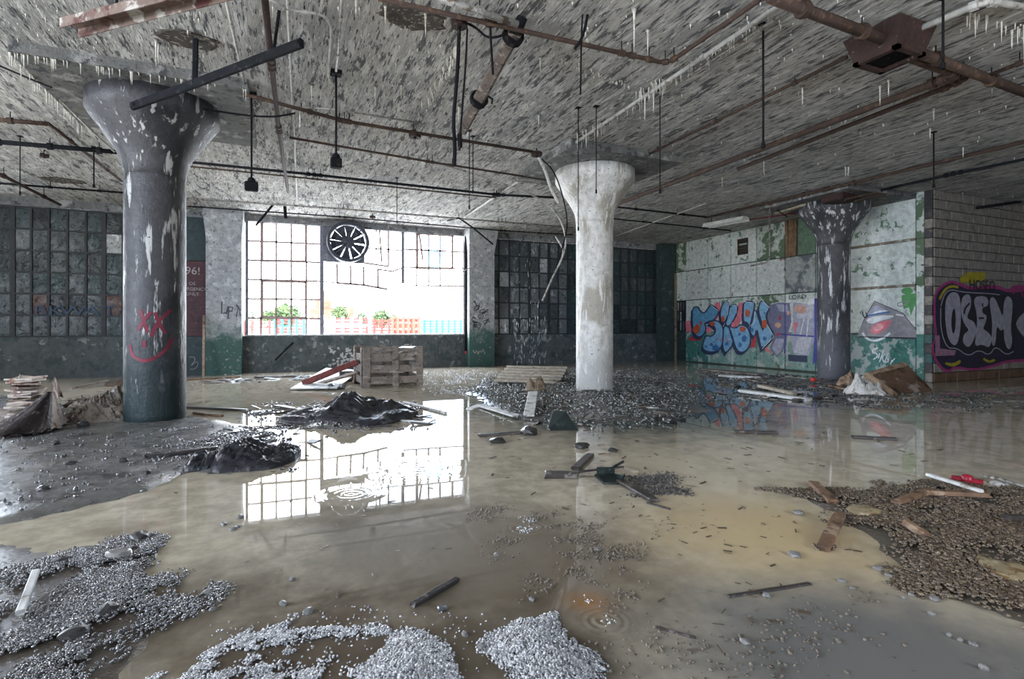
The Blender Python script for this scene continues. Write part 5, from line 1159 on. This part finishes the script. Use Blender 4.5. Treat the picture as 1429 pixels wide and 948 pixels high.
# beam leaning on the crate, sheet under it
a, b = G(423, 540), cp(-.06, .35, .47); a.z = .07
mb = MB(); mb.plank(a, b, .13, .12, jag=.1, st=4); tag(mb.build('painted_beam', M('dull_red_beam', (.17, .035, .03), [((.08, .03, .03), 6, .53, .1), ((.26, .14, .12), 12, .58, .08)], rough=.5, bump=.2), org=a), 'dull red beam leaning on the pallet crate', 'beam')
mb = MB(); mb.plank(a + Vector((.25, -.02, -.03)), b + Vector((.0, -.05, -.20)), .12, .03, roll=.4); tag(mb.build('plank', wood_b, org=a), 'brown plank wedged below the dull red beam', 'plank')
q = [G(405, 545), G(470, 545), G(503, 525), G(455, 520)]; mb = MB(); zz = [.02, .03, .12, .10]; vs = [p + Vector((0, 0, z_)) for p, z_ in zip(q, zz)]; mb.add(vs + [p + Vector((0, 0, .02)) for p in vs], [(3, 2, 1, 0), (4, 5, 6, 7), (0, 1, 5, 4), (1, 2, 6, 5), (2, 3, 7, 6), (3, 0, 4, 7)]); tag(mb.build('plywood_sheet', wood_w, org=q[0]), 'pale plywood sheet lying under the dull red beam', 'sheet')
mb = MB(); p = G(483, 532); mb.cbox((p.x - .14, p.y - .1, 0), (p.x + .14, p.y + .12, .22), .02); tag(mb.build('dark_block', wood_d, org=p), 'dark block propping the pale sheet beside the crate', 'block')
for k, x in enumerate((462, 478)): p = G(x, 543); mb = MB(); mb.lathe([(.05, -.01), (.07, .02), (.06, .08), (.02, .10)], p, 7); tag(mb.build('stone', dull_m, org=p), 'grey lump lying under the dull red beam', 'stone', 'lumps under the dull red beam')
# flat pallet, tilted on rubble
n0, n1, f0, f1 = AT(690, 531, 10.4), AT(781, 534, 10.4), AT(707, 512, 11.45), AT(791, 513.5, 11.45)
pal = empty('flat_pallet', (n0 + n1) / 2, 'pale wooden pallet lying tilted on the rubble mound', 'pallet'); upn = (n1 - n0).cross(f0 - n0).normalized()
for k in range(6):
    f = k / 5; a, b = n0.lerp(f0, f), n1.lerp(f1, f); mb = MB(); mb.plank(a, b, .13, .022, up=upn, jag=.1); mb.build('deck_board', wood_p, pal)
for g in (.03, .5, .97):
    a, b = n0.lerp(n1, g) - upn * .055, f0.lerp(f1, g) - upn * .055; mb = MB(); mb.plank(a, b, .05, .085, up=upn, jag=.05); mb.build('stringer', wood_p, pal)
for f in (.05, .95): a, b = n0.lerp(f0, f) - upn * .11, n1.lerp(f1, f) - upn * .11; mb = MB(); mb.plank(a, b, .11, .02, up=upn, jag=.1); mb.build('bottom_board', wood_g, pal)
# overturned padded panel by the corner
A, B, Cc, Dd = G(1250, 551), G(1301, 546), AT(1264, 507, 10.0), AT(1213, 522, 9.55)
A.z = B.z = .02; nn = (B - A).cross(Dd - A).normalized(); th = .13
blk_ = empty('padded_panel', (A + B) / 2, 'overturned brown padded panel spilling white stuffing by the corner', 'panel')
mb = MB(); nx = 8; vs = []
for side in (0, 1):
    for j in range(nx):
        for i in range(nx):
            p = A.lerp(B, i / 7).lerp(Dd.lerp(Cc, i / 7), j / 7); vs.append(p - nn * (th * side) + nn * random.uniform(-.008, .008))
fs = [(j * 8 + i, j * 8 + i + 1, (j + 1) * 8 + i + 1, (j + 1) * 8 + i) for j in range(7) for i in range(7)]; fs += [tuple(64 + q for q in reversed(f)) for f in fs]
rim = [i for i in range(8)] + [8 * j + 7 for j in range(1, 8)] + [56 + i for i in range(6, -1, -1)] + [8 * j for j in range(6, 0, -1)]
fs += [(rim[k], rim[(k + 1) % 28], 64 + rim[(k + 1) % 28], 64 + rim[k]) for k in range(28)]
mb.add(vs, fs); fix_normals(mb.build('board', M('stained_brown_board', (.15, .085, .05), [((.36, .30, .25), 2.4, .54, .06), ((.05, .03, .02), 4, .53, .1)], rough=.6, bump=.3), blk_))
edge = MB(); edge.tube([A - nn * .05, Dd - nn * .05, Cc - nn * .05], .07, 8); edge.build('rolled_edge', M('tan_edge', (.34, .24, .16), [((.16, .09, .06), 9, .52, .1)], rough=.7, bump=.4), blk_)
st_m = M('white_stuffing', (.58, .56, .53), [((.26, .21, .17), 6, .55, .1)], rough=.8, bump=.5)
for k, (x, y, hw, h_) in enumerate([(1214, 552, 24, .26), (1196, 540, 16, .22), (1232, 553, 14, .14)]):
    hp = heap('stuffing_clump', (x, y, hw, .22), st_m if k != 1 else MATS['tan_edge'], ['white stuffing lump spilt from the padded panel', 'tan stuffing lump behind the white stuffing', 'small white stuffing scrap under the padded panel'][k], 'stuffing', h_, 5, 40 + k * 3.3)

def board(x0, y0, x1, y1, wd, th, m, label, z0=0.0, z1=0.0, name='plank', cat='plank', roll=0.0, jag=.4, st=5):
    a, b = G(x0, y0, th / 2 + z0), G(x1, y1, th / 2 + z1); mb = MB(); mb.plank(a, b, wd, th, roll=roll, jag=jag, st=st); return tag(mb.build(name, m, org=(a + b) / 2), label, cat)
board(28, 872, 50, 815, .028, .022, wood_w, 'short white stick lying on the dark gravel', z0=.035, z1=.045, name='stick', cat='stick')
board(576, 848, 638, 812, .026, .022, wood_d, 'curved dark stick in the silty water', name='stick', cat='stick', roll=.2)
mb = MB(); p = G(618, 852); mb.cbox((p.x - .022, p.y - .012, 0), (p.x + .022, p.y + .014, .018), .005); tag(mb.build('stone', dull_m, org=p), 'flat grey stone near the curved dark stick', 'stone')
board(1016, 834, 1130, 816, .022, .008, wood_d, 'long flat dark lath lying in the tan water', name='lath', cat='lath')
board(916, 877, 970, 892, .010, .008, wood_d, 'thin dark twig past the rust-stained drip', name='stick', cat='stick')
board(1135, 679, 1163, 704, .07, .03, wood_b, 'broken brown board pointing at the foam patch', z0=.01)
board(1172, 728, 1148, 770, .065, .028, wood_b, 'broken brown board jutting from the gravel bank edge', z0=.03)
board(1250, 711, 1291, 697, .06, .03, wood_b, 'short brown board buried by the white stick', z0=.02, z1=.035); board(1292, 696, 1378, 700, .07, .03, wood_b, 'long brown board under the white stick', z0=.03, z1=.03)
board(1295, 675, 1370, 701, .035, .022, wood_w, 'white stick lying across the brown boards', z0=.055, z1=.06, name='stick', cat='stick')
board(1262, 745, 1296, 755, .05, .035, wood_b, 'splintered brown chunk in the middle of the gravel bank', z0=.05); board(1405, 738, 1440, 728, .05, .03, wood_d, 'dark board scrap half sunk in the gravel bank', z0=.05)
board(803, 657, 824, 637, .07, .03, wood_d, 'short dark board standing out of the water near the scoop'); board(866, 674, 914, 702, .065, .025, wood_d, 'weathered board angling away from the dark scoop')
board(762, 667, 806, 668, .06, .05, wood_d, 'dark rolled scrap next to the scoop'); board(790, 662, 870, 660, .02, .015, wood_d, 'thin dark lath behind the rolled scrap', z1=.04, name='lath', cat='lath')
board(668, 610, 748, 604, .05, .03, wood_d, 'long dark board with a lump on it in the water'); board(1190, 612, 1250, 615, .06, .03, wood_d, 'dark board floating before the painted pyramid reflection'); board(1026, 604, 1084, 606, .06, .03, wood_d, 'dark board floating before the blue lettering reflection')
board(864, 650, 888, 660, .05, .012, wood_p, 'pale lath end beside the black grit clump', name='lath', cat='lath'); board(903, 703, 935, 712, .012, .01, wood_d, 'thin twig at the tail of the weathered board', name='stick', cat='stick')
board(564, 563, 622, 578, .05, .03, wood_w, 'white lath floating beyond the tarpaulin heap', name='lath', cat='lath'); board(560, 588, 600, 592, .05, .02, wood_w, 'short white lath beside the tarpaulin heap', name='lath', cat='lath')
board(655, 572, 672, 566, .12, .02, wood_w, 'small white board at the mound edge'); board(674, 568, 722, 582, .13, .02, wood_w, 'white board slanting down the mound edge'); board(738, 582, 744, 560, .14, .03, wood_w, 'white board propped upright on the mound', z1=.12)
board(1034, 550, 1128, 560, .16, .05, wood_w, 'long white-painted board before the dripping column', z0=.03); board(1060, 545, 1110, 552, .12, .05, wood_p, 'pale board stacked behind the long white-painted one', z0=.06); board(1110, 560, 1150, 556, .10, .04, wood_d, 'dark board at the end of the long white-painted one')
board(985, 517, 1062, 524, .35, .04, wood_g, 'wide grey board lying along the panelled wall'); board(1005, 526, 1060, 529, .18, .05, wood_w, 'white-edged board beside the wide grey one'); board(1090, 530, 1180, 538, .28, .04, wood_d, 'dark wide board at the foot of the panelled wall')
board(262, 570, 345, 574, .06, .03, wood_d, 'dark wet board beside the dark column'); board(270, 578, 310, 582, .04, .03, wood_b, 'short brown board beside the dark column'); board(385, 568, 420, 574, .08, .03, wood_d, 'dark board lying behind the tarpaulin flap'); board(205, 640, 300, 628, .05, .03, wood_d, 'long dark stick behind the sodden black heap', name='stick', cat='stick')
board(262, 531, 334, 527, .12, .03, wood_b, 'brown board lying below the pilaster by the red door'); board(100, 543, 152, 538, .05, .03, wood_g, 'grey stick lying behind the paper roll', z1=.08, name='stick', cat='stick'); board(355, 528, 415, 526, .10, .03, wood_d, 'dark board lying along the low wall foot')
board(1160, 540, 1185, 545, .10, .04, wood_b, 'brown scrap board at the dripping column foot')
# poles leaning by the door and on the low wall
a, b = P(287, 527), WV(284.5, 440, V0 - .42); a = Vector((b.x + .03, V0 - .75, 0)); tag(MB().tube([a, b], .028, 8).build('leaning_pole', M('pale_brown_pole', (.36, .27, .20), [((.16, .10, .07), 8, .53, .1)], rough=.7), org=a, smooth=True), 'pale brown pole leaning on the pilaster beside the red door', 'pole')
a, b = WV(384, 503, V0 - .18), WV(409, 478, V0 - .04); tag(MB().tube([a, b], .02, 6).build('leaning_bar', black_m, org=a), 'thin dark bar leaning on the low wall under the window', 'bar')
a, b = WV(650, 330, V0 - .12), WV(650, 490, V0 - .12); t = empty('down_pipe', b, 'dark downpipe with a coloured end beside the bright window', 'pipe'); MB().tube([a, b], .035, 8).build('run', black_m, t, smooth=True); MB().tube([b, b + Vector((0, 0, -.08))], .04, 8).build('end_cap', paint('cap_red', (.35, .05, .06)), t)

# metal scoop, triangular plate, red tool
p = G(851, 674); t = empty('metal_scoop', p, 'dark green metal scoop lying in the water', 'scoop'); rt, fw = Vector((CA, -SA, 0)), Vector((SA, CA, 0)); sc = depth(p) / FPX
pr = lambda x, y, z: p + rt * x * sc + fw * y + Vector((0, 0, z))
scm = M('dark_green_metal', (.012, .02, .02), [((.04, .05, .047), 9, .56, .1)], rough=.35)
MB().add([pr(-22, .0, .05), pr(-10, -.05, .0), pr(14, -.05, .0), pr(23, .02, .05), pr(12, .14, .03), pr(-14, .14, .03), pr(-20, .01, .065), pr(-9, -.045, .015), pr(13, -.045, .015), pr(21, .02, .065)], [(1, 2, 4, 5), (0, 1, 5), (2, 3, 4), (0, 6, 7, 1), (2, 8, 9, 3), (1, 7, 8, 2)]).build('pan', scm, t)
MB().add([pr(-14, .14, .0), pr(12, .14, .0), pr(12, .14, .08), pr(-14, .14, .08)], [(0, 1, 2, 3)]).build('back_plate', scm, t); MB().tube([pr(4, .14, .06), pr(35, .42, .05)], .012, 6).build('handle', scm, t)
p = G(785, 601); t = tag(MB().add([pr2 for pr2 in (p + rt * -.17 + fw * .0 + Vector((0, 0, .0)), p + rt * .19 + Vector((0, 0, -.01)), p + rt * .05 + fw * .12 + Vector((0, 0, .19)), p + rt * -.10 + fw * .10 + Vector((0, 0, .20)), p + rt * -.17 + fw * .03 + Vector((0, 0, .0)), p + rt * .19 + fw * .03 + Vector((0, 0, -.01)), p + rt * .05 + fw * .15 + Vector((0, 0, .19)), p + rt * -.10 + fw * .13 + Vector((0, 0, .20)))], [(0, 1, 2, 3), (7, 6, 5, 4), (0, 4, 5, 1), (1, 5, 6, 2), (2, 6, 7, 3), (3, 7, 4, 0)]).build('metal_plate', scm, org=p), 'dark angular plate standing at the mound edge', 'plate')
a, b = G(1328, 672, .03), G(1372, 679, .03); t = empty('red_tool', (a + b) / 2, 'red plastic tool handle lying beside the gravel bank', 'tool'); rd = M('red_plastic', (.30, .01, .03), [((.12, .01, .015), 9, .55, .1)], rough=.35)
MB().plank(a, b, .045, .03, jag=.05).build('handle', rd, t); q = a.lerp(b, .5); MB().lathe([(.032, -.02), (.036, 0), (.032, .03), (.02, .036)], q, 14).build('pivot', rd, t, smooth=True)
a, b = G(1372, 668, .02), G(1460, 692, .02); tag(MB().tube([a, a.lerp(b, .3) + Vector((0, 0, .01)), b], .012, 6).build('wire_end', steel_m, org=a), 'thin bright wire lying beyond the red tool', 'wire')
p = G(1394, 676); tag(MB().lathe([(.05, -.005), (.055, .008), (.03, .018), (.004, .02)], p, 12).build('pale_lump', wood_w, org=p, smooth=True), 'pale flattened lump beside the bright wire', 'lump')
p = G(1078, 536); tag(MB().lathe([(.05, -.01), (.07, .03), (.05, .09), (.01, .10)], G(1135, 534), 9).build('red_scrap', paint('red_scrap', (.55, .03, .02)), org=G(1135, 534)), 'small red scrap at the foot of the dripping column', 'scrap')

# foam patches
def foam(px, m, label):
    pts = [G(x, y) for x, y in smooth(px, 2)]; n = len(pts); c_ = sum(pts, Vector()) / n; mb = MB(); vs = [c_ + Vector((0, 0, .028))]
    for s, z in ((.45, .028), (.8, .024), (1.0, .0)):
        for p in pts: vs.append(c_.lerp(p, s) + Vector((0, 0, z + (.006 * math.sin(p.x * 60 + p.y * 40) if s < 1 else -.004))))
    for i in range(1, len(vs)): vs[i].z = max(vs[i].z, gz(vs[i].x, vs[i].y) + (.030 if i <= 2 * n else .004))
    vs[0].z = max(vs[j].z for j in range(1, n))
    fs = [(0, 1 + k, 1 + (k + 1) % n) for k in range(n)] + [(1 + i * n + k, 1 + (i + 1) * n + k, 1 + (i + 1) * n + (k + 1) % n, 1 + i * n + (k + 1) % n) for i in range(2) for k in range(n)]
    mb.add(vs, fs); return tag(mb.build('foam_patch', m, org=(c_.x, c_.y, 0), smooth=True), label, 'foam')
foam_m = M('yellowish_foam', (.33, .265, .165), [((.17, .10, .04), 12, .50, .08), ((.50, .45, .35), 16, .57, .08)], rough=.3, bump=.2)
foam([(1173, 713), (1192, 707), (1225, 712), (1240, 722), (1215, 727), (1190, 725)], foam_m, 'creamy foam patch among the broken boards on the gravel'); foam([(1350, 775), (1385, 788), (1440, 795), (1440, 825), (1400, 818), (1370, 803)], foam_m, 'tan foam tongue spread on the gravel bank')
foam([(140, 778), (172, 770), (190, 772), (180, 782), (150, 786)], M('grey_foam', (.26, .25, .24), rough=.3), 'grey foam puddle in the dark gravel')
# loose stones
st_mesh = []
for k in range(4):
    bm = bmesh.new(); bmesh.ops.create_icosphere(bm, subdivisions=2, radius=1)
    for v in bm.verts: v.co *= 1 + .35 * noise.noise(v.co * 1.3 + Vector((k * 7, 0, 0)))
    me = bpy.data.meshes.new('stone'); bm.to_mesh(me); bm.free(); me.materials.append(None); st_mesh.append(me)
stone_d = M('dark_loose_stone', (.035, .033, .033), [((.10, .10, .10), 20, .56, .1)], rough=.4, obj=True)
stone_m = M('loose_stone', (.17, .165, .16), [((.32, .31, .30), 20, .54, .1)], rough=.4, obj=True)
SP = [('dark loose stone lying on the dark gravel', [(105, 890, 20, 9), (150, 855, 18, 8), (85, 786, 14, 5), (195, 752, 14, 6), (188, 768, 10, 4)], 'stones on the dark gravel'),
      ('pale pebble lying in the reflecting water', [(292, 828, 7, 4), (335, 723, 6, 3), (325, 740, 5, 3), (312, 733, 5, 3), (297, 852, 5, 3), (332, 736, 4, 2), (430, 856, 8, 5), (395, 845, 6, 4), (408, 810, 5, 3)], 'pebbles in the reflecting water'),
      ('pebble lying in the brown silt', [(693, 776, 4, 3), (648, 887, 5, 4), (672, 905, 6, 5), (742, 838, 5, 3), (835, 768, 6, 2)], 'pebbles in the brown silt'),
      ('wet pebble strewn on the bare floor past the gravel bank', [(1070, 833, 6, 4), (1108, 776, 10, 4), (1225, 795, 8, 4), (1240, 805, 6, 3), (1305, 838, 8, 4), (1300, 858, 5, 3), (1358, 900, 7, 3), (1373, 935, 6, 5), (1325, 888, 4, 3), (1340, 895, 4, 3), (1272, 832, 5, 3), (1262, 836, 4, 3), (1175, 812, 6, 3), (1190, 822, 5, 2), (1040, 898, 8, 4), (1115, 718, 9, 4)], 'pebbles past the gravel bank'),
      ('dark lump in the shallow water near the scoop', [(695, 618, 12, 5), (738, 606, 14, 7), (812, 625, 12, 5), (855, 630, 8, 3), (935, 590, 12, 6)], 'lumps near the scoop'),
      ('grit lump on the wet floor by the dark column', [(173, 645, 6, 4), (205, 638, 6, 4), (98, 648, 8, 3), (77, 620, 7, 3), (117, 595, 8, 5), (60, 684, 10, 4), (205, 662, 5, 4)], 'lumps by the dark column')]
for lab, lst, grp in SP:
    for k, (x, y, rx, ry) in enumerate(lst):
        p = G(x, y); s = depth(p) / FPX; o = bpy.data.objects.new('stone', st_mesh[k % 4]); COL.objects.link(o); o.location = (p.x, p.y, p.z + ry * s * .55); o.scale = (rx * s, rx * s * .8, ry * s); o.rotation_euler = (0, 0, k * 1.7)
        o.material_slots[0].link = 'OBJECT'; o.material_slots[0].material = stone_d if ('dark' in lab or 'grit' in lab) else stone_m; tag(o, lab, 'stone', grp)
# water falling from the ceiling: separate drops, past counting
drop_m_ = M('water_drop', (.75, .80, .84), rough=.05, ior=1.33); mb = MB(); r_ = random.Random(8)
for k in range(150):
    x = r_.choice((718, 722, 727, 733, 738, 741, 746, 752, 760)) + r_.uniform(-2, 2); y = r_.uniform(300, 505) if r_.random() < .5 else r_.uniform(420, 505); p = AT(x, y, 12.2); l_ = r_.uniform(.03, .11)
    if p.z - l_ < .02: continue
    mb.tube([p, p - Vector((0, 0, l_ * .7)), p - Vector((0, 0, l_))], lambda f: .0012 + .0025 * f * (1 if f < .9 else .3), 5)
mb.build('water_drops', drop_m_, label='water drops falling from the leaking ceiling before the film-covered window', cat='water drops', kind='stuff')
mb = MB()
for cx, cy, n in ((735, 741, 40), (735, 727, 26), (822, 840, 14), (852, 872, 12)):
    for k in range(n):
        p = P(cx + r_.gauss(0, 7), cy + r_.gauss(0, 2.6)); s = r_.uniform(.0015, .0035); mb.lathe([(s * .2, 0), (s, s * .5), (s * .8, s * 1.5), (s * .1, s * 2)], (p.x, p.y, r_.uniform(0, .012)), 6)
mb.build('splash_droplets', drop_m_, label='splash droplets where drips hit the silty water', cat='splash', kind='stuff', smooth=True)

# ------------------------------------------------------------------ the yard outside
mb = MB(); mb.box((-150, V0 + .35, -.6), (260, 420, -.5)); mb.build('ground', M('yard_ground', (.66, .64, .60), rough=.9), label='pale bright yard outside the window', cat='ground', kind='structure')
def yard(x0, x1, y0, y1, dep): a, b = AT(x0, y1, dep), AT(x1, y1, dep); return a, b, zat(y0, dep)
yr, yc, yw, yo = M('yard_red', (.16, .012, .008), [((.3, .1, .08), 3, .6, .1)], rough=.6), M('yard_cyan', (.008, .09, .11), [((.1, .2, .22), 3, .6, .1)], rough=.6), M('yard_white', (.3, .3, .31), rough=.6), M('yard_orange', (.20, .03, .012), rough=.6)
def rack(x0, x1, ytop, dep, m1, m2, nsl, label, posts=4):
    a, b = AT(x0, 470, dep), AT(x1, 470, dep); ht = zat(ytop, dep) + .5; a.z = b.z = -.5; t = empty('slatted_rack', (a + b) / 2, label, 'rack'); rt = (b - a).normalized(); fw = Vector((-rt.y, rt.x, 0))
    for k in range(posts + 1): p = a.lerp(b, k / posts); mb = MB(); mb.plank(p, p + Vector((0, 0, ht)), .22, .12, up=fw, jag=0); mb.build('post', m2, t)
    for k in range(nsl): z = .15 + (ht - .2) * (k + .5) / nsl; mb = MB(); mb.plank(a + Vector((0, 0, z)) + fw * .12, b + Vector((0, 0, z)) + fw * .12, ht / nsl * .55, .06, up=fw, jag=0); mb.build('slat', m1 if k % 3 else m2, t)
rack(340, 388, 447, 46, yw, yr, 9, 'white slatted rack with red posts beyond the window'); rack(384, 424, 444, 44, yr, yc, 9, 'red slatted rack with cyan posts beyond the window'); rack(424, 500, 445, 48, yw, yw, 10, 'all-white slatted rack beyond the window', 6)
rack(466, 516, 442, 42, yr, yw, 9, 'red slatted rack with white posts beyond the window'); rack(512, 585, 445, 45, yo, yr, 8, 'orange slatted rack with red posts beyond the window', 7); rack(548, 585, 442, 41, yr, yo, 5, 'red slatted rack with orange posts beyond the window', 5); rack(584, 660, 446, 44, yc, yc, 10, 'all-cyan slatted rack beyond the window', 9)
a = AT(452, 460, 150); tw = empty('brick_tower', (a.x, a.y, -.5), 'red brick tower with a stepped spire beyond the window', 'building'); br = M('far_brick', (.14, .04, .02), [((.2, .09, .06), 1.2, .54, .1)], rough=.8)
MB().box((a.x - 3.6, a.y - 3, -.5), (a.x + 3.6, a.y + 3, zat(432, 150))).build('base', br, tw); MB().box((a.x - 2.2, a.y - 2, zat(432, 150)), (a.x + 2.0, a.y + 2, zat(420, 150))).build('upper_stage', br, tw); MB().lathe([(1.3, 0), (.9, 1.6), (.08, 4.2)], (a.x - .4, a.y, zat(420, 150)), 8).build('spire', br, tw)
for k in range(6): MB().box((a.x - 2.8 + 2.1 * (k % 3), a.y - 3.08, .8 + 2.3 * (k // 3)), (a.x - 1.9 + 2.1 * (k % 3), a.y - 2.98, 2.3 + 2.3 * (k // 3))).build('window', yw, tw)
MB().box((a.x + 4, a.y - 2, -.5), (a.x + 8, a.y + 2, zat(418, 150) - 2)).build('side_block', br, tw)
leaf_m = M('tree_leaf', (.022, .045, .008), [((.05, .07, .015), .8, .5, .1)], rough=.7); bark_m = M('bark', (.12, .09, .06), rough=.9)
def tree(x, ytop, wpx, dep, label, seed):
    a = AT(x, 460, dep); a.z = -.5; zt = zat(ytop, dep); r = wpx * dep / FPX / 2; t = empty('tree', a, label, 'tree', 'trees beyond the yard'); rr = random.Random(seed)
    MB().tube([a, a + Vector((.1, 0, zt * .6))], .25, 6, True, .12).build('trunk', bark_m, t); n = 900; mb = MB()
    for k in range(n):
        w_ = Vector((rr.gauss(0, 1), rr.gauss(0, 1), rr.gauss(0, 1))).normalized() * rr.uniform(.55, 1); c_ = a + Vector((w_.x * r, w_.y * r, zt * .60 + .5 + w_.z * zt * .40)); s = r * .16
        u_ = Vector((rr.gauss(0, 1), rr.gauss(0, 1), rr.gauss(0, 1))).normalized(); v_ = u_.cross(w_).normalized(); mb.add([c_ - u_ * s, c_ + v_ * s * .5, c_ + u_ * s, c_ - v_ * s * .5], [(0, 1, 2, 3)])
    mb.build('crown', leaf_m, t)
for x, yt, wpx, dp, lab in [(399, 424, 44, 110, 'bushy green tree beside the brick tower'), (372, 432, 22, 105, 'low green shrub tree standing near the red-posted rack'), (350, 430, 12, 105, 'narrow green tree by the window jamb'), (474, 424, 26, 115, 'round green tree on the far side of the brick tower'), (505, 433, 16, 120, 'small round tree above the red rack'), (532, 432, 28, 120, 'wide low tree above the orange rack'), (550, 437, 14, 118, 'smallest tree above the orange rack')]: tree(x, yt, wpx, dp, lab, int(x))
a = AT(616, 424, 90); t = empty('pole_sign', (a.x, a.y, -.5), 'grey sign board on a tall pole beyond the yard', 'sign'); gs = M('sign_grey', (.35, .36, .42), rough=.6)
MB().tube([(a.x, a.y, -.5), a], .12, 6).build('pole', gs, t); MB().cbox((a.x - .9, a.y - .1, a.z - .5), (a.x + .9, a.y + .1, a.z + .5), .03).build('board', gs, t); b = AT(576, 428, 90); MB().tube([b, a], .06, 5).build('arm', gs, t); MB().tube([(b.x, b.y, -.5), b], .06, 5).build('stay', gs, t)
